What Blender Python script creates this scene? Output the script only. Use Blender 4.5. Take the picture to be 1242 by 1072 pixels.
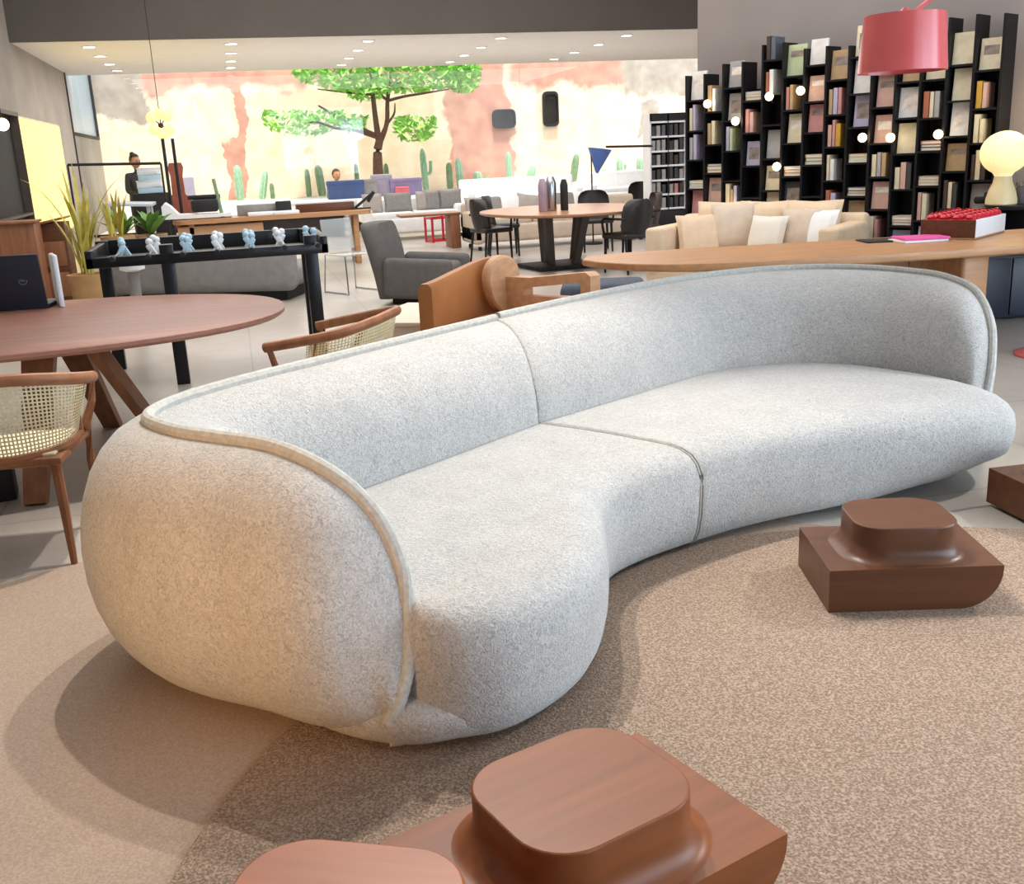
import bpy, bmesh, math, random
from mathutils import Vector, Matrix, Euler
random.seed(7)
PI = math.pi
sc = bpy.context.scene
for o in list(bpy.data.objects):
    bpy.data.objects.remove(o)
C = sc.collection

# ------------------------------------------------------------------ camera
W, H, F = 1242.0, 1072.0, 1250.0
CAMZ = 1.5
PITCH, ROLL, YAW = math.radians(15.727), math.radians(2.75), math.radians(14.1124)
cam_d = bpy.data.cameras.new('camera')
cam = bpy.data.objects.new('camera', cam_d)
C.objects.link(cam)
cam_d.sensor_width = 36.0
cam_d.lens = 36.0 * F / W
cam_d.clip_end = 200
R_CAM = Matrix.Rotation(-YAW, 3, 'Z') @ Matrix.Rotation(PI / 2 - PITCH, 3, 'X') @ Matrix.Rotation(-ROLL, 3, 'Z')
cam.matrix_world = Matrix.Translation((0, 0, CAMZ)) @ R_CAM.to_4x4()
sc.camera = cam

def _ray(x, y):
    return R_CAM @ Vector(((x - W / 2) / F, -(y - H / 2) / F, -1.0))
def atz(x, y, z=0.0):            # photo point -> place on a level plane
    d = _ray(x, y)
    return Vector((0, 0, CAMZ)) + d * ((z - CAMZ) / d.z)
def aty(x, y, Y):                # photo point -> place at room depth Y
    d = _ray(x, y)
    return Vector((0, 0, CAMZ)) + d * (Y / d.y)

# ------------------------------------------------------------------ world, light, exposure
sc.view_settings.view_transform = 'Standard'
sc.view_settings.look = 'None'
sc.view_settings.gamma = 1.0
sc.view_settings.use_curve_mapping = False
sc.view_settings.exposure = 0.1
wd = bpy.data.worlds.new('sky')
sc.world = wd
wd.use_nodes = True
bg = wd.node_tree.nodes['Background']
bg.inputs['Color'].default_value = (0.86, 0.93, 1.0, 1)
bg.inputs['Strength'].default_value = 2.3
try:
    sc.cycles.max_bounces = 6
    sc.cycles.diffuse_bounces = 3
    sc.cycles.glossy_bounces = 3
    sc.cycles.transparent_max_bounces = 10
    sc.cycles.sample_clamp_indirect = 6
except Exception:
    pass

def area(name, loc, target, sx, sy, power, col):
    d = bpy.data.lights.new(name, 'AREA')
    d.shape = 'RECTANGLE'; d.size = sx; d.size_y = sy
    d.energy = power; d.color = col
    o = bpy.data.objects.new(name, d); C.objects.link(o)
    o.location = loc
    o.rotation_euler = (Vector(target) - Vector(loc)).to_track_quat('-Z', 'Y').to_euler()
    return o
def spot(name, loc, target, power, col, angle=60, blend=.5, r=.05):
    d = bpy.data.lights.new(name, 'SPOT')
    d.energy = power; d.color = col; d.spot_size = math.radians(angle); d.spot_blend = blend
    d.shadow_soft_size = r
    o = bpy.data.objects.new(name, d); C.objects.link(o)
    o.location = loc
    o.rotation_euler = (Vector(target) - Vector(loc)).to_track_quat('-Z', 'Y').to_euler()
    return o
sd = bpy.data.lights.new('sun', 'SUN'); sd.energy = 7.5; sd.angle = math.radians(6); sd.color = (1, .95, .86)
sun = bpy.data.objects.new('sun', sd); C.objects.link(sun)
sun.rotation_euler = Vector((-.06, .32, -1.25)).to_track_quat('-Z', 'Y').to_euler()
# street front: daylight through the shop windows behind and to the right of the photographer
area('daylight_street_window', (7.2, .2, 2.0), (2.0, 3.6, .4), 5.0, 2.8, 300, (.62, .81, 1.0))
area('daylight_front_window', (4.6, -3.6, 2.6), (2.2, 4.0, .6), 5.0, 3.0, 190, (.64, .82, 1.0))
# broad overhead fill panels, added to brighten the hall and its low bay
area('hall_overhead_fill', (2.5, 12.0, 5.3), (2.5, 12.01, 0), 9.0, 12.0, 760, (1.0, .97, .94))
area('low_ceiling_fill', (3.5, 23.0, 3.52), (3.5, 23.01, 0), 11.0, 5.5, 560, (1.0, .98, .97))
# ceiling spotlights over the sofa, then a low warm fill
spot('track_spot', (.35, 4.8, 4.4), (.2, 2.9, .3), 400, (1.0, .95, .88), 75, .6, .035)
spot('track_spot_b', (1.15, 4.95, 4.4), (.4, 2.9, .3), 330, (1.0, .95, .88), 75, .6, .035)
spot('track_spot_c', (6.3, 3.4, 3.3), (1.8, 2.8, .0), 480, (1.0, .96, .92), 45, .6, .05)
spot('warm_spot', (-1.9, .5, 1.25), (-.08, 2.75, .45), 290, (1.0, .54, .20), 32, 1.0, .12)  # low fill added out of view to warm the sofa's left shell

# ------------------------------------------------------------------ materials
def lin(h):
    h = h.lstrip('#')
    v = [int(h[i:i + 2], 16) / 255 for i in (0, 2, 4)]
    return tuple(x / 12.92 if x <= .04045 else ((x + .055) / 1.055) ** 2.4 for x in v)
MATS = {}
def mat(name, hexc, rough=.5, metal=0.0, var=.12, vs=6.0, bump=0.0, bs=60.0, bd=.01, emit=0.0, stretch=None, spec=.5, alpha=1.0, trans=0.0):
    if name in MATS: return MATS[name]
    m = bpy.data.materials.new(name); m.use_nodes = True
    nt = m.node_tree; N = nt.nodes; L = nt.links
    p = N['Principled BSDF']
    c = lin(hexc)
    tc = N.new('ShaderNodeTexCoord'); mp = N.new('ShaderNodeMapping')
    L.new(tc.outputs['Object'], mp.inputs['Vector'])
    if stretch: mp.inputs['Scale'].default_value = stretch
    nz = N.new('ShaderNodeTexNoise'); nz.inputs['Scale'].default_value = vs; nz.inputs['Detail'].default_value = 4
    L.new(mp.outputs[0], nz.inputs['Vector'])
    rp = N.new('ShaderNodeValToRGB')
    lo = tuple(max(0, x * (1 - var)) for x in c); hi = tuple(min(1, x * (1 + var)) for x in c)
    rp.color_ramp.elements[0].position = .3; rp.color_ramp.elements[1].position = .7
    rp.color_ramp.elements[0].color = lo + (1,); rp.color_ramp.elements[1].color = hi + (1,)
    L.new(nz.outputs['Fac'], rp.inputs['Fac'])
    L.new(rp.outputs['Color'], p.inputs['Base Color'])
    p.inputs['Roughness'].default_value = rough
    p.inputs['Metallic'].default_value = metal
    p.inputs['Specular IOR Level'].default_value = spec
    p.inputs['Alpha'].default_value = alpha
    p.inputs['Transmission Weight'].default_value = trans
    if emit:
        p.inputs['Emission Color'].default_value = c + (1,)
        p.inputs['Emission Strength'].default_value = emit
    if bump:
        n2 = N.new('ShaderNodeTexNoise'); n2.inputs['Scale'].default_value = bs; n2.inputs['Detail'].default_value = 3
        L.new(mp.outputs[0], n2.inputs['Vector'])
        b = N.new('ShaderNodeBump'); b.inputs['Strength'].default_value = bump; b.inputs['Distance'].default_value = bd
        L.new(n2.outputs['Fac'], b.inputs['Height']); L.new(b.outputs[0], p.inputs['Normal'])
    MATS[name] = m
    return m
def wood(name, hexc, rough=.4, var=.22, axis=0, spec=.3):
    st = [9.0, 9.0, 9.0]; st[axis] = .7
    return mat(name, hexc, rough, 0, var, 2.6, .05, 14, .002, stretch=tuple(st), spec=spec)

def boucle():
    m = bpy.data.materials.new('boucle_wool'); m.use_nodes = True
    nt = m.node_tree; N = nt.nodes; L = nt.links
    p = N['Principled BSDF']; p.inputs['Roughness'].default_value = .95; p.inputs['Specular IOR Level'].default_value = .15
    p.inputs['Sheen Weight'].default_value = .25; p.inputs['Sheen Roughness'].default_value = .6
    tc = N.new('ShaderNodeTexCoord')
    n1 = N.new('ShaderNodeTexNoise'); n1.inputs['Scale'].default_value = 82; n1.inputs['Detail'].default_value = 3; n1.inputs['Distortion'].default_value = 1.6
    n2 = N.new('ShaderNodeTexNoise'); n2.inputs['Scale'].default_value = 7; n2.inputs['Detail'].default_value = 4
    L.new(tc.outputs['Object'], n1.inputs['Vector']); L.new(tc.outputs['Object'], n2.inputs['Vector'])
    rp = N.new('ShaderNodeValToRGB')
    rp.color_ramp.elements[0].position = .32; rp.color_ramp.elements[1].position = .62
    rp.color_ramp.elements[0].color = lin('#a29f9a') + (1,); rp.color_ramp.elements[1].color = lin('#c6c3be') + (1,)
    L.new(n1.outputs['Fac'], rp.inputs['Fac'])
    mx = N.new('ShaderNodeMix'); mx.data_type = 'RGBA'; mx.blend_type = 'MULTIPLY'; mx.inputs['Factor'].default_value = .25
    L.new(rp.outputs['Color'], mx.inputs[6]); L.new(n2.outputs['Fac'], mx.inputs[7])
    L.new(mx.outputs[2], p.inputs['Base Color'])
    b = N.new('ShaderNodeBump'); b.inputs['Strength'].default_value = .9; b.inputs['Distance'].default_value = .006
    L.new(n1.outputs['Fac'], b.inputs['Height']); L.new(b.outputs[0], p.inputs['Normal'])
    return m
def speckle(name, a, bcol, c, scale=130, bump=.8):
    m = bpy.data.materials.new(name); m.use_nodes = True
    nt = m.node_tree; N = nt.nodes; L = nt.links
    p = N['Principled BSDF']; p.inputs['Roughness'].default_value = .97; p.inputs['Specular IOR Level'].default_value = .1
    tc = N.new('ShaderNodeTexCoord')
    n1 = N.new('ShaderNodeTexNoise'); n1.inputs['Scale'].default_value = scale; n1.inputs['Detail'].default_value = 4
    L.new(tc.outputs['Object'], n1.inputs['Vector'])
    rp = N.new('ShaderNodeValToRGB'); e = rp.color_ramp.elements
    e[0].position = .36; e[0].color = lin(a) + (1,); e[1].position = .66; e[1].color = lin(c) + (1,)
    k = e.new(.5); k.color = lin(bcol) + (1,)
    L.new(n1.outputs['Fac'], rp.inputs['Fac']); L.new(rp.outputs['Color'], p.inputs['Base Color'])
    b = N.new('ShaderNodeBump'); b.inputs['Strength'].default_value = bump; b.inputs['Distance'].default_value = .008
    L.new(n1.outputs['Fac'], b.inputs['Height']); L.new(b.outputs[0], p.inputs['Normal'])
    return m

BOUCLE = boucle()
PIPE = mat('piping_cloth', '#aeaba4', .9, var=.15, vs=60, bump=.4, bs=120, bd=.003)
RUG_M = speckle('brown_carpet', '#85705f', '#9d8776', '#b8a390', 150, .8)
BEIGE_M = speckle('beige_fleck', '#a18c7b', '#ab9684', '#b4a08f', 160, .15)
WALNUT = wood('walnut', '#5f3b27', .33, .18)
WALNUTM = wood('mid_walnut', '#7e4726', .36, .16)
WALNUT2 = wood('reddish_walnut', '#8f4b26', .36, .18)
TABLE_W = wood('dusky_walnut_top', '#976a5a', .38, .14)
CHAIR_W = wood('chair_walnut', '#8f5f42', .42, .2, 2)
OAK = wood('oak', '#b98a62', .4, .15)
PALEOAK = wood('pale_oak', '#d0a27a', .45, .12)
COGNAC = mat('cognac_leather', '#b0713f', .5, var=.12, vs=4, bump=.1, bs=90, bd=.002)
CANE = mat('cane', '#e4d9b2', .6, var=.1, vs=20)
BLACK = mat('black_lacquer', '#15151a', .35, var=.2, spec=.4)
BLACKM = mat('black_matt', '#1b1a1c', .7, var=.2)
CHARC = mat('charcoal_cloth', '#605c59', .9, var=.1, vs=12, bump=.3, bs=150, bd=.003)
GREYC = mat('grey_cloth', '#8b8885', .9, var=.1, vs=12, bump=.3, bs=150, bd=.003)
NAVYC = mat('slate_blue_cloth', '#4d5564', .9, var=.1, vs=12, bump=.3, bs=150, bd=.003)
LEATHB = mat('black_leather', '#2b2827', .45, var=.15)
BROWNL = mat('dark_brown_leather', '#4a3f38', .5, var=.15)
WHITE = mat('white_lacquer', '#eceef0', .35, var=.03)
WHITEC = mat('white_cloth', '#e9e9e8', .9, var=.04, vs=12)
CREAMC = mat('cream_cloth', '#d8bfa2', .9, var=.06, vs=10, bump=.2, bs=140, bd=.003)
SANDC = mat('sand_cloth', '#cbb9a6', .9, var=.07, vs=10)
TAUPEC = mat('taupe_cloth', '#a89f98', .9, var=.07, vs=10)
CHROME = mat('brushed_steel', '#b9bcc0', .25, 1.0, var=.06)
RED = mat('red_lacquer', '#d4605f', .22, var=.05)
REDC = mat('crimson_gloss', '#c01a2e', .25, var=.1)
PINK = mat('pink_paper', '#e0559a', .6, var=.06)
TERRA = mat('clay_pot', '#b08a5c', .8, var=.15)
LEAF = mat('leaf_green', '#5d8c3a', .5, var=.3, vs=10)
LEAFY = mat('leaf_yellow_green', '#b3a644', .55, var=.25, vs=10)
TREELEAF = mat('tree_leaf', '#97d65a', .5, var=.3, vs=3)
BARK = mat('bark', '#6e4c3d', .9, var=.3, vs=18, bump=.5, bs=30)
CACT = mat('cactus_green', '#98bd9e', .6, var=.2, vs=15)
CACTD = mat('cactus_dark', '#7d9874', .6, var=.2, vs=15)
SKIN = mat('skin', '#c08a6a', .55, var=.06)
HAIR = mat('dark_hair', '#221a17', .6, var=.2)
DCLOTH = mat('dark_cloth', '#3c3b3c', .85, var=.12)
BLUECL = mat('blue_cloth', '#43557e', .85, var=.1)
PALEB = mat('pale_blue_box', '#b9d3e2', .6, var=.06)

# ------------------------------------------------------------------ geometry helpers
class G:
    def __init__(s): s.bm = bmesh.new()
    def box(s, c, d, rot=(0, 0, 0), bev=0.0, seg=2):
        M = Matrix.Translation(c) @ Euler(rot).to_matrix().to_4x4() @ Matrix.Diagonal((d[0], d[1], d[2], 1))
        r = bmesh.ops.create_cube(s.bm, size=1.0, matrix=M)
        if bev:
            es = list({e for v in r['verts'] for e in v.link_edges})
            bmesh.ops.bevel(s.bm, geom=es, offset=bev, segments=seg, affect='EDGES', profile=.5)
        return s
    def cyl(s, p0, p1, r0, r1=None, n=14):
        r1 = r0 if r1 is None else r1
        p0, p1 = Vector(p0), Vector(p1); d = p1 - p0
        M = Matrix.Translation((p0 + p1) / 2) @ d.to_track_quat('Z', 'Y').to_matrix().to_4x4()
        bmesh.ops.create_cone(s.bm, cap_ends=True, segments=n, radius1=max(r0, 1e-4), radius2=max(r1, 1e-4), depth=d.length, matrix=M)
        return s
    def lathe(s, prof, c=(0, 0, 0), n=24, rot=None):
        rings = []
        M = Matrix.Translation(c) @ (Euler(rot).to_matrix().to_4x4() if rot else Matrix.Identity(4))
        for r, z in prof:
            rings.append([M @ Vector((max(r, 1e-4) * math.cos(2 * PI * k / n), max(r, 1e-4) * math.sin(2 * PI * k / n), z)) for k in range(n)])
        return s.loft(rings, True, True)
    def loft(s, rings, close=True, caps=False):
        vs = [[s.bm.verts.new(p) for p in r] for r in rings]
        n = len(vs[0])
        for a, b in zip(vs, vs[1:]):
            for k in range(n if close else n - 1):
                j = (k + 1) % n
                try: s.bm.faces.new((a[k], a[j], b[j], b[k]))
                except ValueError: pass
        if caps:
            for r in (vs[0][::-1], vs[-1]):
                try: s.bm.faces.new(r)
                except ValueError: pass
        return s
    def tube(s, pts, r, n=8, flat=None):
        pts = [Vector(p) for p in pts]; rings = []
        up = Vector((0, 0, 1)); prev = None
        for i, p in enumerate(pts):
            t = (pts[min(i + 1, len(pts) - 1)] - pts[max(i - 1, 0)]).normalized()
            a = up - t * up.dot(t)
            if a.length < .15: a = (prev or Vector((1, 0, 0))) - t * (prev or Vector((1, 0, 0))).dot(t)
            a.normalize(); prev = a
            b = t.cross(a)
            rr = r[i] if isinstance(r, (list, tuple)) else r
            fx = flat or 1.0
            rings.append([p + a * math.cos(2 * PI * k / n) * rr * fx + b * math.sin(2 * PI * k / n) * rr for k in range(n)])
        return s.loft(rings, True, True)
    def prism(s, poly, z0, z1, M=None):
        M = M or Matrix.Identity(4)
        return s.loft([[M @ Vector((x, y, z0)) for x, y in poly], [M @ Vector((x, y, z1)) for x, y in poly]], True, True)
    def ball(s, c, r, sc_=(1, 1, 1), u=16, v=10, rot=(0, 0, 0)):
        M = Matrix.Translation(c) @ Euler(rot).to_matrix().to_4x4() @ Matrix.Diagonal((sc_[0], sc_[1], sc_[2], 1))
        bmesh.ops.create_uvsphere(s.bm, u_segments=u, v_segments=v, radius=r, matrix=M)
        return s
    def cushion(s, c, d, rot=(0, 0, 0), n=10, p=2.6):
        # pillow: thick in the middle, thin at its edges
        M = Matrix.Translation(c) @ Euler(rot).to_matrix().to_4x4()
        top, bot = [], []
        for i in range(n + 1):
            u = -1 + 2 * i / n; rt, rb = [], []
            for j in range(n + 1):
                v = -1 + 2 * j / n
                h = ((1 - abs(u) ** p) * (1 - abs(v) ** p)) ** .5
                k = 1 - .06 * (1 - abs(u)) * abs(v) - 0 * u
                x, z = u * d[0] / 2 * (1 - .07 * (1 - v * v)) if abs(u) > .95 else u * d[0] / 2, v * d[2] / 2 * k
                rt.append(M @ Vector((x, h * d[1] / 2, z))); rb.append(M @ Vector((x, -h * d[1] / 2, z)))
            top.append(rt); bot.append(rb)
        s.loft(top, False); s.loft([b[::-1] for b in bot], False)
        bmesh.ops.remove_doubles(s.bm, verts=s.bm.verts, dist=1e-4)
        return s
    def done(s, name, m, parent=None, ang=35, kind=None, flat=False):
        bmesh.ops.recalc_face_normals(s.bm, faces=s.bm.faces)
        me = bpy.data.meshes.new(name); s.bm.to_mesh(me); s.bm.free()
        ms = m if isinstance(m, (list, tuple)) else [m]
        for x in ms: me.materials.append(x)
        if not flat:
            me.shade_smooth(); me.set_sharp_from_angle(angle=math.radians(ang))
        o = bpy.data.objects.new(name, me); C.objects.link(o)
        if parent: o.parent = parent
        if kind: o['kind'] = kind
        return o

def thing(name, label, cat, loc=(0, 0, 0), rz=0.0, group=None):
    o = bpy.data.objects.new(name, None); C.objects.link(o)
    o.empty_display_size = .1
    o.location = loc; o.rotation_euler = (0, 0, rz)
    o['label'] = label; o['category'] = cat
    if group: o['group'] = group
    return o
def tag(o, label, cat, group=None, loc=None, rz=None):
    o['label'] = label; o['category'] = cat
    if group: o['group'] = group
    if loc is not None: o.location = loc
    if rz is not None: o.rotation_euler = (0, 0, rz)
    return o
def dup(root, loc, rz, label):
    def cp(o, par):
        c = o.copy(); C.objects.link(c)
        c.parent = par
        for k in kids.get(o.name, []): cp(k, c)
        return c
    kids = {}
    for o in bpy.data.objects:
        if o.parent: kids.setdefault(o.parent.name, []).append(o)
    c = cp(root, None)
    c.location = loc; c.rotation_euler = (0, 0, rz); c['label'] = label
    return c
def S(name, g, m, parent=None, **k):
    o = g.done(name, m, parent, **k)
    if not parent: o['kind'] = 'structure'
    return o
def cr(pts, n=8):
    # Catmull-Rom through points of any dimension
    P = [tuple(p) for p in pts]; P = [tuple(2 * a - b for a, b in zip(P[0], P[1]))] + P + [tuple(2 * a - b for a, b in zip(P[-1], P[-2]))]
    out = []
    for i in range(1, len(P) - 2):
        for k in range(n):
            t = k / n
            out.append(tuple(.5 * (2 * b + (c - a) * t + (2 * a - 5 * b + 4 * c - d) * t * t + (3 * b - a - 3 * c + d) * t ** 3)
                             for a, b, c, d in zip(P[i - 1], P[i], P[i + 1], P[i + 2])))
    out.append(P[-2])
    return out
def rrect(w, d, r, n=6):
    out = []
    for cx, cy, a0 in ((w / 2 - r, d / 2 - r, 0), (-w / 2 + r, d / 2 - r, 90), (-w / 2 + r, -d / 2 + r, 180), (w / 2 - r, -d / 2 + r, 270)):
        for k in range(n + 1):
            a = math.radians(a0 + 90 * k / n)
            out.append((cx + r * math.cos(a), cy + r * math.sin(a)))
    return out
def ellipse(rx, ry, n=48, p=2.0):
    out = []
    for k in range(n):
        a = 2 * PI * k / n; c, s_ = math.cos(a), math.sin(a)
        out.append((rx * math.copysign(abs(c) ** (2 / p), c), ry * math.copysign(abs(s_) ** (2 / p), s_)))
    return out

# ================================================================== SETTING
def floor_mat():
    m = bpy.data.materials.new('polished_concrete'); m.use_nodes = True
    nt = m.node_tree; N = nt.nodes; L = nt.links; p = N['Principled BSDF']
    tc = N.new('ShaderNodeTexCoord')
    n1 = N.new('ShaderNodeTexNoise'); n1.inputs['Scale'].default_value = .9; n1.inputs['Detail'].default_value = 8; n1.inputs['Roughness'].default_value = .65
    L.new(tc.outputs['Object'], n1.inputs['Vector'])
    rp = N.new('ShaderNodeValToRGB'); e = rp.color_ramp.elements
    e[0].position = .3; e[0].color = lin('#a59b90') + (1,); e[1].position = .72; e[1].color = lin('#c3bab0') + (1,)
    L.new(n1.outputs['Fac'], rp.inputs['Fac'])
    br = N.new('ShaderNodeTexBrick'); br.inputs['Scale'].default_value = 1.0; br.inputs['Mortar Size'].default_value = .006
    br.inputs['Brick Width'].default_value = 1.2; br.inputs['Row Height'].default_value = 1.2; br.offset = 0
    br.inputs['Color1'].default_value = (1, 1, 1, 1); br.inputs['Color2'].default_value = (.97, .97, .98, 1); br.inputs['Mortar'].default_value = (.72, .7, .68, 1)
    L.new(tc.outputs['Object'], br.inputs['Vector'])
    mx = N.new('ShaderNodeMix'); mx.data_type = 'RGBA'; mx.blend_type = 'MULTIPLY'; mx.inputs['Factor'].default_value = 1
    L.new(rp.outputs['Color'], mx.inputs[6]); L.new(br.outputs['Color'], mx.inputs[7])
    L.new(mx.outputs[2], p.inputs['Base Color'])
    p.inputs['Roughness'].default_value = .32; p.inputs['Specular IOR Level'].default_value = .45
    return m
S('floor', G().box((4.5, 12.0, -.05), (19, 37, .1)), floor_mat())
CONC = mat('grey_concrete', '#a59d94', .85, var=.12, vs=1.2, bump=.1, bs=8)
GREYW = mat('grey_plaster', '#8f8682', .9, var=.06, vs=1.0)
DARKH = mat('dark_grey_plaster', '#5f5953', .9, var=.05, vs=1.5)
CEILM = mat('white_plaster', '#f0eeec', .9, var=.02)
S('wall_left', G().box((-3.35, 10.7, 2.8), (.2, 29.4, 5.6)), CONC)
S('ceiling', G().box((4.5, 7.7, 5.65), (16, 23.6, .1)), CEILM)
S('ceiling_low', G().box((4.6, 22.9, 3.7), (16, 6.8, .2)), CEILM)
S('trim_1', G().box((3.0, 19.55, 4.6), (12.5, .12, 2.0)), DARKH)          # dark header above the low ceiling
u = Vector((1.65, -2.9, 0)).normalized(); nrm = Vector((u.y, -u.x, 0))        # along the bookcase / towards the room
SH0 = Vector((5.0, 11.0, 0)); SHR = math.atan2(u.y, u.x)
g = G(); c = SH0 + u * 3.6 - nrm * .32
g.box((c.x, c.y, 2.8), (7.4, .2, 5.6), (0, 0, SHR)); S('wall_right', g, GREYW)
S('wall_back', G().box((12.6, 18.0, 2.8), (.2, 16.5, 5.6)), GREYW)
S('wall_front', G().box((-.3, -4.1, 2.8), (6.2, .2, 5.6)).box((6.0, -4.1, 4.4), (6.4, .2, 2.4)).box((6.0, -4.1, .2), (6.4, .2, .4)), GREYW)      # street side, shop window at right
S('wall_street', G().box((9.1, .3, 4.4), (.2, 8.8, 2.4)).box((9.1, .3, .2), (.2, 8.8, .4)).box((9.1, 3.7, 1.8), (.2, 2.0, 2.8)).box((9.1, -3.2, 1.8), (.2, 1.8, 2.8)), GREYW)

# garden court behind the glass
def red_wall_mat():
    m = bpy.data.materials.new('patched_salmon_wall'); m.use_nodes = True
    nt = m.node_tree; N = nt.nodes; L = nt.links; p = N['Principled BSDF']; p.inputs['Roughness'].default_value = .95
    tc = N.new('ShaderNodeTexCoord')
    nz = N.new('ShaderNodeTexNoise'); nz.inputs['Scale'].default_value = .8; nz.inputs['Detail'].default_value = 7; nz.inputs['Roughness'].default_value = .6
    L.new(tc.outputs['Object'], nz.inputs['Vector'])
    sub = N.new('ShaderNodeVectorMath'); sub.operation = 'SUBTRACT'; L.new(nz.outputs['Color'], sub.inputs[0]); sub.inputs[1].default_value = (.5, .5, .5)
    scl = N.new('ShaderNodeVectorMath'); scl.operation = 'SCALE'; L.new(sub.outputs[0], scl.inputs[0]); scl.inputs['Scale'].default_value = 1.6
    add = N.new('ShaderNodeVectorMath'); add.operation = 'ADD'; L.new(tc.outputs['Object'], add.inputs[0]); L.new(scl.outputs[0], add.inputs[1])
    def patch(cx, cz, rx, rz, prev):
        a = N.new('ShaderNodeVectorMath'); a.operation = 'SUBTRACT'; L.new(add.outputs[0], a.inputs[0]); a.inputs[1].default_value = (cx, 0, cz)
        b = N.new('ShaderNodeVectorMath'); b.operation = 'MULTIPLY'; L.new(a.outputs[0], b.inputs[0]); b.inputs[1].default_value = (1 / rx, 0, 1 / rz)
        # box-like distance: max(|x|,|z|)
        ab = N.new('ShaderNodeVectorMath'); ab.operation = 'ABSOLUTE'; L.new(b.outputs[0], ab.inputs[0])
        sp = N.new('ShaderNodeSeparateXYZ'); L.new(ab.outputs[0], sp.inputs[0])
        mxn = N.new('ShaderNodeMath'); mxn.operation = 'MAXIMUM'; L.new(sp.outputs[0], mxn.inputs[0]); L.new(sp.outputs[2], mxn.inputs[1])
        k = N.new('ShaderNodeMapRange'); k.inputs['From Min'].default_value = 1.0; k.inputs['From Max'].default_value = .9; L.new(mxn.outputs[0], k.inputs['Value'])
        if prev is None: return k.outputs[0]
        q = N.new('ShaderNodeMath'); q.operation = 'MAXIMUM'; L.new(prev, q.inputs[0]); L.new(k.outputs[0], q.inputs[1])
        return q.outputs[0]
    def reg(x0, y0, x1, y1):
        a, b = aty(x0, y0, 30.3), aty(x1, y1, 30.3)
        return ((a.x + b.x) / 2, (a.z + b.z) / 2, abs(b.x - a.x) / 2, abs(a.z - b.z) / 2)
    f = None
    for r_ in ((140, -60, 420, 108), (272, 90, 304, 235), (268, 165, 300, 300), (530, -40, 625, 228), (610, -60, 905, 104), (400, -60, 620, 96), (560, 60, 600, 250)):
        f = patch(*reg(*r_), f)
    f2 = None
    for r_ in ((90, 60, 182, 150), (742, 0, 960, 112), (770, 120, 800, 170)):
        f2 = patch(*reg(*r_), f2)
    fine = N.new('ShaderNodeTexNoise'); fine.inputs['Scale'].default_value = 2.5; fine.inputs['Detail'].default_value = 8
    L.new(tc.outputs['Object'], fine.inputs['Vector'])
    def ramp(a, b):
        r = N.new('ShaderNodeValToRGB'); r.color_ramp.elements[0].position = .35; r.color_ramp.elements[1].position = .65
        r.color_ramp.elements[0].color = lin(a) + (1,); r.color_ramp.elements[1].color = lin(b) + (1,)
        L.new(fine.outputs['Fac'], r.inputs['Fac']); return r.outputs['Color']
    m1 = N.new('ShaderNodeMix'); m1.data_type = 'RGBA'; L.new(f, m1.inputs['Factor'])
    L.new(ramp('#efd3b6', '#f8e3cd'), m1.inputs[6]); L.new(ramp('#c58a7a', '#d8a48f'), m1.inputs[7])
    m2 = N.new('ShaderNodeMix'); m2.data_type = 'RGBA'; L.new(f2, m2.inputs['Factor'])
    L.new(m1.outputs[2], m2.inputs[6]); L.new(ramp('#a8978a', '#bdb0a2'), m2.inputs[7])
    L.new(m2.outputs[2], p.inputs['Base Color'])
    return m
S('wall_garden', G().box((6.5, 30.5, 3.5), (26, .3, 7.4)), red_wall_mat())
S('wall_garden_side', G().box((-3.35, 28.0, 1.14), (.2, 5.0, 2.3)), CONC)
glass = bpy.data.materials.new('clear_glass'); glass.use_nodes = True
nt = glass.node_tree
for n_ in list(nt.nodes): nt.nodes.remove(n_)
_o = nt.nodes.new('ShaderNodeOutputMaterial'); _m = nt.nodes.new('ShaderNodeMixShader'); _t = nt.nodes.new('ShaderNodeBsdfTransparent')
_g = nt.nodes.new('ShaderNodeBsdfGlossy'); _f = nt.nodes.new('ShaderNodeFresnel'); _f.inputs['IOR'].default_value = 1.4
_g.inputs['Roughness'].default_value = .02; _t.inputs['Color'].default_value = (.95, .97, .97, 1)
nt.links.new(_f.outputs[0], _m.inputs[0]); nt.links.new(_t.outputs[0], _m.inputs[1]); nt.links.new(_g.outputs[0], _m.inputs[2]); nt.links.new(_m.outputs[0], _o.inputs['Surface'])
fac = S('window_1', G().box((4.6, 26.35, .03), (15.8, .1, .06)), BLACKM)
for i in range(6):
    G().box((-3.25 + 2.63 * (i + .5), 26.35, 1.83), (2.60, .012, 3.52)).done('pane', glass, fac)
w2 = S('window_2', G().box((-3.3, 25.45, 2.2), (.14, .12, 4.4)).box((-3.3, 27.9, 2.33), (.14, 4.8, .07)).box((-3.3, 30.25, 3.4), (.14, .1, 2.1)), BLACKM)
frost = mat('blue_frosted_glass', '#b8cede', .3, var=.05, alpha=.85)
for i in range(2):
    G().box((-3.3, 26.65 + i * 2.4, 3.4), (.015, 2.36, 2.1)).done('pane', frost, w2)

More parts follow.
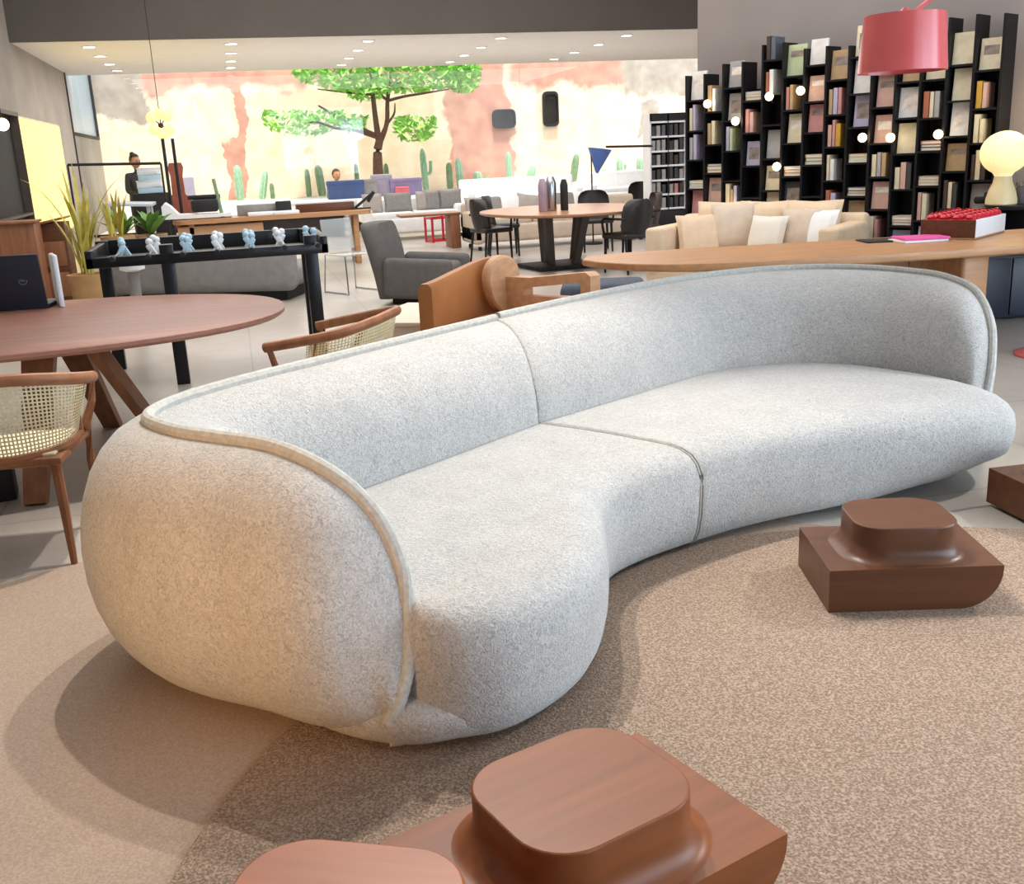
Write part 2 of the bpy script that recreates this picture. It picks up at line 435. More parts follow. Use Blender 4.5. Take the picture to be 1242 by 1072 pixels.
# recessed spotlights in the low ceiling
SPOTE = mat('spot_lens', '#fff6e6', .4, emit=9.0)
orders = ['nearest the header', 'second from the header', 'third from the header', 'nearest the glass']
rows_ = ['first row from the concrete wall', 'second row from the concrete wall', 'middle row', 'second row from the bookcase side', 'row nearest the bookcase side']
proto = None
for i, X in enumerate((-2.13, .28, 2.75, 5.29, 7.85)):
    for k, Y in enumerate((20.4, 22.05, 23.7, 25.25)):
        lab = 'round recessed ceiling spotlight, %s, %s' % (orders[k], rows_[i])
        if proto is None:
            proto = thing('ceiling_spotlight', lab, 'spotlight', (X, Y, 3.6), 0, 'recessed spotlights in the low ceiling')
            G().lathe([(.13, 0), (.13, -.012), (.1, -.016), (.1, 0)], n=20).done('trim_ring', WHITE, proto)
            G().cyl((0, 0, -.002), (0, 0, -.012), .1, n=20).done('lens', SPOTE, proto)
        else:
            dup(proto, (X, Y, 3.6), 0, lab)

# thin beige floor disc and brown rug
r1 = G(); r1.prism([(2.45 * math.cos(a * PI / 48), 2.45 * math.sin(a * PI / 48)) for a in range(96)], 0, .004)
tag(r1.done('rug', BEIGE_M), 'thin smooth pale beige round disc under the left end of the sofa', 'rug', loc=(.22, 1.91, 0.0005))
r2 = G(); n = 120
r2.loft([[Vector(((2.05 - i_) * math.cos(2 * PI * a / n), (2.05 - i_) * math.sin(2 * PI * a / n), z)) for a in range(n)] for i_, z in ((0, 0), (0, .007), (.006, .011))], True, True)
tag(r2.done('rug', RUG_M), 'round speckled brown carpet with the wooden stools standing on it', 'rug', loc=(1.65, 1.4, .005))

# ================================================================== SOFA
def resample(pts, n):
    P = [Vector(p) for p in pts]; d = [0]
    for a, b in zip(P, P[1:]): d.append(d[-1] + (b - a).length)
    out = []; j = 0
    for i in range(n):
        t = d[-1] * i / (n - 1)
        while j < len(P) - 2 and d[j + 1] < t: j += 1
        f = (t - d[j]) / max(d[j + 1] - d[j], 1e-9)
        out.append(P[j].lerp(P[j + 1], min(1, max(0, f))))
    return out
sofa = thing('curved_sofa', 'long curved two-module sofa in pale grey boucle with piped wraparound back, on brown rug', 'sofa', (0, 0, 0))
def smooth_normals(P, side, it=10):
    n = len(P); T = []
    for i in range(n):
        t = P[min(i + 1, n - 1)] - P[max(i - 1, 0)]; t.z = 0
        T.append(t.normalized() if t.length > 1e-5 else None)
    for i in range(n):
        if T[i] is None: T[i] = T[i - 1] if i else Vector((1, 0, 0))
    for _ in range(it):
        T = [(T[max(i - 1, 0)] + T[i] * 2 + T[min(i + 1, n - 1)]).normalized() for i in range(n)]
    return [Vector((t.y, -t.x, 0)) * side for t in T]
# control rows: piping point (x,y,z), inner base point (x,y), outward bulge, bottom offset
ctl_l = [  # arm end -> seam
    ((.232, 2.37, .10), (.225, 2.40), .00, .00),
    ((.272, 2.37, .175), (.245, 2.43), .035, .00),
    ((.306, 2.40, .28), (.25, 2.47), .08, .00),
    ((.315, 2.44, .42), (.235, 2.53), .13, .00),
    ((.290, 2.47, .55), (.20, 2.60), .17, .01),
    ((.232, 2.51, .66), (.16, 2.70), .21, .01),
    ((.140, 2.57, .74), (.12, 2.80), .235, .02),
    ((.025, 2.70, .775), (.08, 2.92), .25, .03),
    ((-.12, 2.84, .78), (.04, 3.02), .26, .04),
    ((-.235, 2.97, .78), (.02, 3.12), .245, .04),
    ((-.320, 3.17, .78), (.03, 3.22), .24, .03),
    ((-.245, 3.38, .78), (.09, 3.29), .24, .04),
    ((-.023, 3.61, .78), (.21, 3.36), .25, .06),
    ((.28, 3.85, .78), (.46, 3.54), .24, .06),
    ((.64, 4.135, .78), (.78, 3.77), .24, .06),
    ((1.068, 4.455, .78), (1.13, 4.03), .24, .06)]
ctl_r = [  # seam -> right arm end
    ((1.085, 4.468, .785), (1.145, 4.04), .24, .15),
    ((1.53, 4.75, .79), (1.64, 4.32), .24, .15),
    ((2.09, 5.03, .80), (2.17, 4.62), .24, .15),
    ((2.48, 5.17, .80), (2.42, 4.68), .24, .15),
    ((2.81, 5.20, .80), (2.66, 4.66), .24, .06),
    ((3.08, 5.11, .80), (2.84, 4.55), .20, .05),
    ((3.26, 4.92, .80), (2.99, 4.40), .14, .04),
    ((3.37, 4.70, .795), (3.06, 4.26), .08, .02),
    ((3.42, 4.50, .785), (3.10, 4.14), .045, .01),
    ((3.42, 4.27, .74), (3.13, 4.05), .03, .0),
    ((3.365, 4.08, .62), (3.15, 3.98), .025, .0),
    ((3.29, 3.96, .47), (3.15, 3.93), .02, .0),
    ((3.23, 3.90, .33), (3.14, 3.90), .015, .0),
    ((3.19, 3.88, .2), (3.13, 3.88), .01, .0),
    ((3.16, 3.88, .09), (3.12, 3.87), .00, .00)]
def back_module(ctl, seam_last, tagtxt):
    flat = [tuple(p) + tuple(i) + (b, t) for p, i, b, t in ctl]
    rows = cr(flat, 9)
    n = len(rows)
    P = [Vector(r[:3]) for r in rows]; I = [Vector((r[3], r[4], 0)) for r in rows]
    side = -1 if seam_last else -1
    Nn = smooth_normals(P, side)
    # orient normals away from the inner base line
    for i in range(n):
        if Nn[i].dot(P[i] - I[i]) < 0: Nn[i] = -Nn[i]
    for _ in range(3):
        Nn = [(Nn[max(i - 1, 0)] + Nn[i] * 2 + Nn[min(i + 1, n - 1)]).normalized() for i in range(n)]
    K = 14
    fixed = Vector((-.80, -.60, 0)).normalized() if seam_last else Vector((.95, .3, 0)).normalized()
    for i in range(n):                                  # the piping drops at the arm end: hold one outward direction there
        w = min(1, max(0, (.78 - P[i].z) / .3))
        Nn[i] = (Nn[i] * (1 - w) + fixed * w).normalized()
    for _ in range(16):
        Nn = [(Nn[max(i - 1, 0)] + Nn[i] * 2 + Nn[min(i + 1, n - 1)]).normalized() for i in range(n)]
    outer, inner = [], []
    for i, r in enumerate(rows):
        p = P[i]; zb = .035; D, tuck = r[5], r[6]
        ring = []
        for k in range(K + 1):
            th = PI * k / K
            f = math.sin(th) ** .92
            base = tuck * (1 - math.cos(th)) / 2
            zz = (p.z + zb) / 2 + (p.z - zb) / 2 * math.cos(th)
            ring.append(p + Nn[i] * (max(D - tuck / 2, 0) * f + base) + Vector((0, 0, zz - p.z)))
        outer.append(ring)
        zi = min(.33, p.z - .015); ring = []
        for k in range(K + 1):
            th = PI / 2 * k / K
            f = math.sin(th) ** .8; q = 1 - (1 - math.cos(th)) ** .9 if k < K else 0
            q = math.cos(th) ** .85
            xy = p.lerp(Vector((I[i].x, I[i].y, p.z)), f)
            ring.append(Vector((xy.x, xy.y, zi + (p.z - zi) * q)))
        inner.append(ring)
    def endcap(rings):
        return rings
    # rounded edge where the module meets its neighbour
    idx = -1 if seam_last else 0
    def tuck_in(rings, i_in, c, d, along):
        return [c + (v - c) * (1 - d / max((v - c).length, .05)) + along for v in rings]
    al = (P[-1] - P[-2]).normalized() if seam_last else (P[0] - P[1]).normalized()
    al.z = 0
    for rings in (outer, inner):
        e = rings[idx]
        cen = (P[idx] + Vector((I[idx].x, I[idx].y, P[idx].z))) / 2; cen = Vector((cen.x, cen.y, .45))
        e1 = [v + (cen - v).normalized() * .004 + al * .007 for v in e]
        e2 = [v + (cen - v).normalized() * .016 + al * .012 for v in e]
        if seam_last: rings += [e1, e2]
        else: rings[:0] = [e2, e1]
    g = G(); g.loft(outer, False); so = g.done('back_shell', BOUCLE, sofa, ang=60)
    g = G(); g.loft(inner, False); si = g.done('back_cushion', BOUCLE, sofa, ang=60)
    # end cap at the seam
    e_o, e_i = outer[idx], inner[idx]
    g = G()
    vs = [g.bm.verts.new(v) for v in e_o] + [g.bm.verts.new(v) for v in e_i[::-1][:-1]]
    g.bm.faces.new(vs); bmesh.ops.triangulate(g.bm, faces=g.bm.faces); g.done('end_panel', BOUCLE, sofa)
    g = G(); g.tube([v + Vector((0, 0, .006)) for v in resample(P, 150)], .021, 10); g.done('piping', PIPE, sofa)
    # thin welt round the seam end of the cushion
    g = G(); g.tube(e_i, .006, 6); g.done('piping', PIPE, sofa)
    return so
back_module(ctl_l, True, 'left'); back_module(ctl_r, False, 'right')

band = [((-.22, 2.88), (.0, 2.98), .03, .24), ((-.05, 2.645), (.1, 2.85), .03, .27), ((.10, 2.46), (.16, 2.75), .03, .29), ((.20, 2.375), (.2, 2.62), .03, .30), ((.29, 2.328), (.26, 2.55), .03, .34), ((.375, 2.313), (.34, 2.5), .035, .34), ((.45, 2.315), (.42, 2.5), .04, .30), ((.56, 2.335), (.50, 2.5), .04, .28)]
seat_l = [((.24, 2.465), (.28, 2.64), .0, 1.0), ((.312, 2.378), (.24, 2.70), .005, 1.0), ((.375, 2.322), (.16, 2.76), .03, 1.0), ((.455, 2.292), (.08, 2.84), .05, 1.0),
          ((.57, 2.302), (.02, 2.95), .05, 1), ((.715, 2.38), (.02, 3.12), .05, 1), ((.848, 2.51), (.08, 3.27), .045, 1),
          ((.95, 2.69), (.22, 3.40), .04, 1), ((1.01, 2.86), (.40, 3.53), .04, 1), ((1.07, 3.03), (.58, 3.66), .035, 1), ((1.17, 3.17), (.76, 3.79), .03, 1), ((1.34, 3.275), (.95, 3.92), .03, 1), ((1.562, 3.365), (1.125, 4.06), .03, 1)]
seat_r = [((1.575, 3.37), (1.14, 4.07), .03, 1), ((1.76, 3.425), (1.38, 4.23), .03, 1), ((1.96, 3.46), (1.64, 4.38), .035, 1), ((2.2, 3.485), (1.92, 4.53), .04, 1), ((2.45, 3.495), (2.2, 4.66), .06, 1), ((2.68, 3.50), (2.42, 4.72), .09, 1),
          ((2.88, 3.50), (2.65, 4.68), .12, 1), ((3.04, 3.54), (2.84, 4.55), .16, 1), ((3.155, 3.62), (2.98, 4.40), .19, .98), ((3.22, 3.73), (3.07, 4.26), .20, .93), ((3.245, 3.86), (3.12, 4.16), .17, .86), ((3.225, 3.98), (3.15, 4.08), .10, .74)]
def seat_module(ctl, seam_last, nm='seat'):
    rows = cr([f + b + (t, zs) for f, b, t, zs in ctl], 8)
    n = len(rows)
    Fp = [Vector((r[0], r[1], 0)) for r in rows]; Bp = [Vector((r[2], r[3], 0)) for r in rows]
    T = [(Fp[min(i + 1, n - 1)] - Fp[max(i - 1, 0)]).normalized() for i in range(n)]
    N_ = [Vector((t.y, -t.x, 0)) for t in T]
    if N_[n // 2].dot(Fp[n // 2] - Bp[n // 2]) < 0: N_ = [-v for v in N_]
    for _ in range(4): N_ = [(N_[max(i - 1, 0)] + N_[i] * 2 + N_[min(i + 1, n - 1)]).normalized() for i in range(n)]
    prof = [(1.6, .032), (1.0, .045), (.45, .09), (.12, .15), (0, .21), (-.002, .27), (.004, .315), (.02, .352), (.048, .380), (.09, .397), (.15, .406)]
    rings = []
    for i, r in enumerate(rows):
        tk = r[4]; ring = []
        for j, (a, z) in enumerate(prof):
            ins = a * tk if j < 5 else a * (1 + 1.2 * max(0, tk - .05) / .15)
            lift = max(0, tk - .05) * .35 if j < 3 else 0
            L_ = (Fp[i] - Bp[i]).length
            ins = min(ins, L_ * .8)
            ring.append(Fp[i] + (Bp[i] - Fp[i]).normalized() * ins + Vector((0, 0, z + lift)))
        last = ring[-1]
        for f in (.2, .4, .6, .8, 1.0):
            q = Vector((last.x, last.y, 0)).lerp(Bp[i], f)
            ring.append(Vector((q.x, q.y, .406 + .006 * math.sin(PI * f) - .012 * f)))
        zs = min(1.0, r[5])
        ring = [Vector((v.x, v.y, .032 + (v.z - .032) * zs)) for v in ring]
        rings.append(ring)
    if nm != 'seat':
        G_ = G(); G_.loft(rings, False); G_.done(nm, BOUCLE, sofa, ang=60); return
    idx = -1 if seam_last else 0
    al = (Fp[-1] - Fp[-2]).normalized() if seam_last else (Fp[0] - Fp[1]).normalized()
    e = rings[idx]; cen = (Fp[idx] * .5 + Bp[idx] * .5) + Vector((0, 0, .2))
    e1 = [v + (cen - v).normalized() * .004 + al * .005 for v in e]; e2 = [v + (cen - v).normalized() * .016 + al * .009 for v in e]
    rings = rings + [e1, e2] if seam_last else [e2, e1] + rings
    g = G(); g.loft(rings, False)
    vs = [g.bm.verts.new(v) for v in rings[idx]]
    b = g.bm.verts.new(Vector((rings[idx][-1].x, rings[idx][-1].y, .032)))
    f = g.bm.faces.new(vs + [b]); bmesh.ops.triangulate(g.bm, faces=[f])
    g.done('seat', BOUCLE, sofa, ang=60)
    g = G(); g.tube(e, .005, 6); g.done('piping', PIPE, sofa)
    return [r[0] for r in rings], [r[-1] for r in rings]
seat_module(band, True, 'base_band'); fl, bl = seat_module(seat_l, True); fr, brr = seat_module(seat_r, False)
g = G()
A = [v.copy() for v in fl[20::4]] + [v.copy() for v in fr[:-12:4]]; B = [v.copy() for v in bl[20::4]] + [v.copy() for v in brr[:-12:4]]
ring0, ring1 = [], []
for a, b in zip(A, B):
    a2 = a.lerp(b, .12); b2 = b.lerp(a, -.12)
    ring0.append((a2, b2))
rings = [[Vector((a.x, a.y, .018)), Vector((a.x, a.y, .06)), Vector((b.x, b.y, .06)), Vector((b.x, b.y, .018))] for a, b in ring0]
g.loft(rings, True, True); g.done('plinth', BLACKM, sofa)

# ================================================================== STOOLS
def stool(loc, rz, label, sc_=1.0, m=None, bw=1.0, hs=1.0):
    t = thing('wooden_stool', label, 'stool', loc, rz, 'stepped wooden stools on the brown rug')
    w, d, h = .55 * sc_ * bw, .40 * sc_, .145 * sc_ * hs
    # base block with one quarter-round end, drawn in x-z and extruded in y
    prof = [(-w / 2, .0), (w * .26, .0)]
    for k in range(1, 11):
        a = PI / 2 * k / 10
        prof.append((w * .26 + w * .24 * math.sin(a), h * .88 * (1 - math.cos(a))))
    prof += [(w / 2, h), (-w / 2, h)]
    g = G(); g.loft([[Vector((x, y, z)) for x, z in prof] for y in (-d / 2, d / 2)], True, True)
    es = [e for e in g.bm.edges if e.calc_face_angle(0) > .6]
    bmesh.ops.bevel(g.bm, geom=es, offset=.0025, segments=2, affect='EDGES')
    g.done('base', m or WALNUT, t, ang=30)
    rings = []
    tw, td = .335 * sc_, .30 * sc_
    zt = .262 * sc_ * hs
    for k in range(9):                # cove flaring into the base
        a = PI / 2 * k / 8
        fl_ = .055 * sc_ * (1 - math.sin(a)); z = h - .001 + .055 * sc_ * (1 - math.cos(a))
        rings.append((tw + 2 * fl_, td + 1.5 * fl_, .095 * sc_ + fl_, z))
    rings.append((tw, td, .095 * sc_, zt - .005)); rings.append((tw - .003, td - .003, .0945 * sc_, zt - .0015)); rings.append((tw - .009, td - .009, .092 * sc_, zt))
    g = G(); g.loft([[Vector((x, y, z)) for x, y in rrect(a, b, min(r, a / 2 - .002, b / 2 - .002), 8)] for a, b, r, z in rings], True, True)
    g.done('top', m or WALNUT, t, ang=24)
    return t
RZ = .0165
stool((2.03, 2.83, RZ), math.radians(-16.2), 'dark walnut stepped stool in front of the right half of the sofa', 1.0)
stool((.53, 1.695, RZ), math.radians(18), 'walnut stepped stool with rounded square top, nearest the concave front of the sofa', 1.16, WALNUTM, 1.06, .91)
p_ = atz(432, 1122, .38)
stool((p_.x - .03, p_.y + .015, RZ), math.radians(-26), 'reddish stepped stool cut off by the bottom edge of the photo', 1.12, WALNUT2, .66, 1.3)
stool((3.13, 3.2, RZ), math.radians(-4), 'dark stepped stool barely showing at the far right edge beside the rug', 1.0)

# ================================================================== CANE CHAIRS
def cane_chair(loc, rz, label):
    t = thing('cane_armchair', label, 'chair', loc, rz, 'walnut cane armchairs round the oval table')
    top = cr([(-.30, .22, .665), (-.335, .02, .70), (-.325, -.17, .735), (-.19, -.275, .762), (0, -.295, .768), (.19, -.275, .762), (.325, -.17, .735), (.335, .02, .70), (.30, .22, .665)], 6)
    low = cr([(-.255, .06, .47), (-.24, -.1, .455), (-.13, -.215, .445), (0, -.235, .44), (.13, -.215, .445), (.24, -.1, .455), (.255, .06, .47)], 8)
    g = G(); g.tube(top, .021, 10, 1.15); g.done('top_rail', CHAIR_W, t)
    g = G(); g.tube(low, .017, 8, 1.3); g.done('lower_rail', CHAIR_W, t)
    for s_ in (-1, 1):
        g = G(); g.tube([(s_ * .255, .06, .47), (s_ * .27, -.0, .56), (s_ * .325, -.06, .71)], .015, 8); g.done('back_post', CHAIR_W, t)
        g = G(); g.tube([(s_ * .235, -.245, 0), (s_ * .22, -.2, .22), (s_ * .205, -.17, .44)], [.013, .019, .021], 8); g.done('leg', CHAIR_W, t)
        g = G(); g.tube([(s_ * .235, .25, 0), (s_ * .235, .23, .3), (s_ * .245, .21, .47), (s_ * .29, .18, .57), (s_ * .30, .2, .665)], [.012, .018, .02, .017, .014], 8); g.done('leg', CHAIR_W, t)
    g = G(); g.box((0, .0, .425), (.50, .47, .035), bev=.014); g.done('seat_frame', CHAIR_W, t)
    g = G(); g.box((0, .0, .447), (.44, .41, .014), bev=.006); g.done('seat', CANE, t)
    # woven cane back: a curved grid with a real hole in every cell
    nu, nv = 64, 20
    A_ = resample(top[7:-7], nu + 1); B_ = resample(low, nu + 1)
    g = G(); g.loft([[a.lerp(b, j / nv) for j in range(nv + 1)] for a, b in zip(A_, B_)], False)
    bmesh.ops.recalc_face_normals(g.bm, faces=g.bm.faces); g.bm.normal_update()
    fs = list(g.bm.faces)
    bmesh.ops.inset_individual(g.bm, faces=fs, thickness=.0047, depth=0)
    bmesh.ops.delete(g.bm, geom=fs, context='FACES')
    g.done('cane_panel', CANE, t)
    return t
ch = cane_chair((-.98, 4.42, 0), math.radians(-6), 'walnut armchair with woven cane back, tucked under the front of the oval table')
dup(ch, (.40, 5.10, 0), math.radians(62), 'walnut cane armchair behind the sofa back, at the rounded tip of the oval table')

# ================================================================== LEFT OVAL TABLE
t = thing('oval_table', 'reddish walnut oval dining table with slanted plank legs, behind the left cane chair', 'table', (-1.28, 5.9, 0))
g = G(); e_ = ellipse(1.49, 1.0, 72, 2.25)
g.loft([[Vector((x * k, y * k, z)) for x, y in e_] for k, z in ((.95, .70), (.985, .705), (1.0, .72), (1.0, .738), (.994, .742))], True, True)
g.done('tabletop', TABLE_W, t, ang=30)
def plank(g, p0, p1, w0, w1, th, wdir):
    p0, p1, wdir = Vector(p0), Vector(p1), Vector(wdir).normalized()
    d = (p1 - p0).normalized(); tdir = d.cross(wdir).normalized()
    g.loft([[p + wdir * w * a + tdir * th * b for a, b in ((-.5, -.5), (.5, -.5), (.5, .5), (-.5, .5))] for p, w in ((p0, w0), (p1, w1))], True, True)
    return g
for a, b in (((.48, -.32, .70), (.86, -.40, 0)), ((.30, .12, .70), (.42, .62, 0)), ((-.3, -.3, .70), (-.7, -.62, 0)), ((.28, -.45, .70), (.22, -.86, .0))):
    g = plank(G(), a, b, .16, .10, .05, (b[1] - a[1] + .001, -(b[0] - a[0]), 0)); g.done('leg', CHAIR_W, t)
g = G(); g.box((.15, -.1, .66), (1.3, .5, .06), bev=.01); g.done('apron', CHAIR_W, t)
# black document case under the table
tag(G().box((0, 0, .13), (.5, .14, .26), bev=.01).box((0, 0, .275), (.14, .03, .03), bev=.008).done('briefcase', BLACKM), 'black case standing on the floor under the oval table behind the cane chair', 'case', loc=(-1.42, 5.2, 0), rz=.1)
# laptop
p_ = atz(66, 372, .742)
lap = thing('laptop', 'dark navy laptop seen from behind, open on the oval table', 'laptop', (p_.x - .25, p_.y, .743), math.radians(-7))
NAVY = mat('navy_plastic', '#20242f', .45, var=.08)
g = G(); g.box((0, .13, .012), (.46, .3, .022), bev=.006); g.done('keyboard_base', NAVY, lap)
lid = G().box((0, -.04, .165), (.46, .014, .31), (math.radians(9), 0, 0), bev=.006).done('screen_lid', NAVY, lap)
GREYL = mat('logo_grey', '#7c8088', .4, var=.02)
g = G(); g.tube([(.12 + .024 * math.cos(a * PI / 12), -.047 - .158 * .0, .17 + .024 * math.sin(a * PI / 12)) for a in range(25)], .0016, 5)
lg = g.done('logo_ring', GREYL, lid)
fc = bpy.data.curves.new('logo_text', 'FONT'); fc.body = 'DELL'; fc.size = .016; fc.align_x = 'CENTER'; fc.align_y = 'CENTER'; fc.extrude = .0006
fo = bpy.data.objects.new('logo_text', fc); C.objects.link(fo); fo.parent = lid; fo.location = (.12, -.048, .17); fo.rotation_euler = (PI / 2 - math.radians(9) * 0, 0, 0); fc.materials.append(GREYL)
bpy.context.view_layer.update()
_tm = bpy.data.meshes.new_from_object(fo.evaluated_get(bpy.context.evaluated_depsgraph_get())); bpy.data.objects.remove(fo)
fo = bpy.data.objects.new('logo_text', _tm); C.objects.link(fo); fo.parent = lid; fo.location = (.12, -.0485, .17); fo.rotation_euler = (PI / 2, 0, 0)
tag(G().box((0, 0, .15), (.02, .24, .30), bev=.003).box((-.012, 0, .15), (.006, .23, .29)).done('binder', [WHITE]), 'white binder standing beside the laptop on the oval table', 'binder', loc=(p_.x + .03, p_.y + .05, .7435), rz=.25)

# ================================================================== FOOTBALL TABLE
fb = thing('football_table', 'black table football game with white players on steel rods, behind the oval table', 'game table', (0, 0, 0))
X0, X1, Y0, Y1, ZT = -1.02, .62, 7.60, 8.55, .99
def bxp(name, m, par, x0, x1, y0, y1, z0, z1, bev=.006):
    return G().box(((x0 + x1) / 2, (y0 + y1) / 2, (z0 + z1) / 2), (abs(x1 - x0), abs(y1 - y0), abs(z1 - z0)), bev=bev).done(name, m, par)
bxp('side_board', BLACK, fb, X0, X1, Y0, Y0 + .05, .86, .93); bxp('side_board', BLACK, fb, X0, X1, Y1 - .05, Y1, .86, ZT)
bxp('end_board', BLACK, fb, X0, X0 + .05, Y0, Y1, .86, .98); bxp('end_board', BLACK, fb, X1 - .05, X1, Y0, Y1, .86, .98)
bxp('pitch', mat('grey_pitch', '#6f7069', .5, var=.1), fb, X0 + .04, X1 - .04, Y0 + .04, Y1 - .04, .86, .88)
for x, y in ((-.49, 7.66), (.5, 7.66), (-1.0, 8.48), (.52, 8.48)): bxp('leg', BLACK, fb, x - .045, x + .045, y - .045, y + .045, 0, ZT)
for i in range(7):
    x = X0 + .2 + i * .225
    G().cyl((x, Y0 - .16, .935), (x, Y1 + .1, .935), .009, n=8).done('rod', CHROME, fb)
    G().cyl((x, Y0 - .26, .935), (x, Y0 - .15, .935), .018, n=10).done('handle', BLACKM, fb)
    for k in range((2, 3, 4, 3, 4, 3, 2)[i]):
        y = Y0 + .16 + (k + .5) * (.63 / (2, 3, 4, 3, 4, 3, 2)[i])
        g = G(); g.box((x, y, .93), (.04, .05, .12), (0, .5 * (-1) ** (i + k), 0), bev=.008); g.ball((x + .018 * (-1) ** (i + k), y, 1.0), .026, u=8, v=6); g.done('player', WHITE if i % 2 else PALEB, fb)
# low grey sofa behind it
gs = thing('grey_sofa', 'low rounded mid grey sofa seen under the black football table', 'sofa', (-.28, 12.7, 0), math.radians(-24))
G().box((0, 0, .26), (2.2, .9, .26), bev=.1, seg=4).done('seat', GREYC, gs)
G().box((0, -.42, .36), (2.3, .24, .5), bev=.11, seg=4).done('backrest', GREYC, gs)
G().box((0, 0, .07), (2.0, .8, .12)).done('plinth', BLACKM, gs)
for k in (-1, 1): G().cushion((k * .55, -.05, .55), (.6, .2, .42), (-.3, 0, .1 * k)).done('cushion', CHARC, gs)
# clear chair beside it
CLEAR = mat('clear_plastic', '#d5dde0', .1, var=.02, alpha=.35)
p_ = atz(430, 356, 0)
cc = thing('wire_chair', 'light see-through chair on thin steel legs beside the charcoal armchair', 'chair', (p_.x, p_.y + .2, 0), .5)
G().box((0, 0, .44), (.42, .42, .02), bev=.01).done('seat', CLEAR, cc)
G().box((0, .21, .66), (.42, .02, .36), (-.15, 0, 0), bev=.01).done('backrest', CLEAR, cc)
for sx in (-1, 1):
    g = G(); g.tube(cr([(sx * .2, .2, .44), (sx * .22, .24, .03), (sx * .22, .2, .012), (sx * .22, -.2, .012), (sx * .22, -.24, .03), (sx * .2, -.2, .44)], 5), .008, 6); g.done('leg', CHROME, cc)

# ================================================================== ARMCHAIRS BEHIND THE SOFA
ac = thing('armchair', 'charcoal grey upholstered armchair with a tall slanted back, behind the cane chair', 'armchair', (1.85, 11.0, 0), math.radians(-28))
g = G()
g.loft([[Vector((x, y, z)) for x, y in [(a, b + o_) for a, b in rrect(w_, .2, .09, 6)]] for w_, o_, z in ((.62, -.30, .06), (.68, -.33, .3), (.72, -.39, .6), (.70, -.44, .78), (.62, -.45, .83), (.5, -.45, .845))], True, True)
b_ = g.done('backrest', CHARC, ac, ang=60); b_.rotation_euler = (0, 0, -PI / 2)
G().box((.06, 0, .24), (.66, .62, .32), bev=.07, seg=4).done('seat', CHARC, ac)
for sy in (-1, 1): G().box((.08, sy * .34, .27), (.74, .14, .42), (0, .05, 0), bev=.06, seg=4).done('armrest', CHARC, ac)
G().box((0, 0, .03), (.5, .5, .06)).done('plinth', BLACKM, ac)
# cream low table
p_ = atz(478, 385, .38)
tag(G().box((0, 0, .19), (.5, .9, .38), bev=.02).box((0, 0, .39), (.54, .94, .03), bev=.008).done('low_table', mat('cream_lacquer', '#ecd9c4', .5, var=.03)), 'cream block-shaped low table behind the sofa, beside the cognac lounge chair', 'table', loc=(1.20, 7.45, 0), rz=math.radians(-32))
# cognac lounge chair with pale wooden arms, seen from behind
lc = thing('lounge_chair', 'cognac brown barrel lounge chair with pale wooden arm frame, just behind the sofa', 'armchair', (1.72, 7.05, 0), math.radians(0))
shell = []
def P3(px, py, Y): return aty(px, py, Y)
# back shell: a swept leather panel from the low left end to the rolled right end
top_l = [(1.13, 6.62, .70), (1.22, 6.74, .705), (1.40, 6.95, .735), (1.58, 7.12, .77), (1.72, 7.22, .785), (1.82, 7.22, .78)]
pts = cr(top_l, 6); n = len(pts)
rings = []
for i, p in enumerate(pts):
    t_ = (Vector(pts[min(i + 1, n - 1)]) - Vector(pts[max(i - 1, 0)])); t_.z = 0; t_.normalize(); nn = Vector((t_.y, -t_.x, 0))
    p = Vector(p) - Vector((1.72, 7.05, 0))
    rings.append([p + nn * .05 + Vector((0, 0, -.03)), p + nn * .025, p - nn * .025, p - nn * .05 + Vector((0, 0, -.03)), p - nn * .05 + Vector((0, 0, .22 - p.z)), p + nn * .05 + Vector((0, 0, .22 - p.z))])
g = G(); g.loft(rings, True, True); g.done('back_shell', COGNAC, lc, ang=45)
# rolled end: egg-shaped pale wood face
g = G(); e_ = [(x * (1 + .15 * y / .16), y) for x, y in ellipse(.15, .20, 28)]
Mx = Matrix.Translation((.03, .0, .61)) @ Euler((PI / 2, 0, math.radians(28))).to_matrix().to_4x4()
g.loft([[Mx @ Vector((x * k, y * k, z)) for x, y in e_] for k, z in ((.92, -.045), (1, -.03), (1, .03), (.92, .045))], True, True); g.done('wing', PALEOAK, lc, ang=40)
# arm frame with a triangular opening
fr_ = [(.10, -.28, .56), (.10, -.28, .70)]
A0, A1 = Vector((.06, .05, 0)), Vector((.49, -.68, 0)); ad = (A1 - A0); an = Vector((-ad.y, ad.x, 0)).normalized()
def apt(f, z, o): return A0 + ad * f + an * o + Vector((0, 0, z))
oo = [(0, .66), (.35, .665), (.7, .70), (.95, .725), (1.0, .70), (1.0, .12), (.86, .12), (.84, .44), (.4, .40), (0, .36)]
ii = [(.28, .60), (.4, .605), (.65, .63), (.86, .655), (.90, .64), (.90, .56), (.88, .54), (.80, .55), (.5, .545), (.28, .54)]
g = G()
g.loft([[apt(f, z, o) for f, z in q] for q, o in ((ii, .05), (oo, .05), (oo, -.05), (ii, -.05), (ii, .05))], True)
g.done('arm_frame', PALEOAK, lc)
g = G(); g.tube([(-.56, -.40, .24), (-.57, -.44, .02)], .024, 8); g.done('leg', PALEOAK, lc)
g = G(); g.tube([(.05, .12, .24), (.05, .16, .02)], .024, 8); g.done('leg', PALEOAK, lc)
g = G(); g.tube([(-.10, -.85, .3), (-.09, -.88, .02)], .024, 8); g.done('leg', PALEOAK, lc)
G().box((-.02, -.38, .34), (.62, .66, .16), (0, 0, math.radians(-42)), bev=.06, seg=4).done('seat', COGNAC, lc)
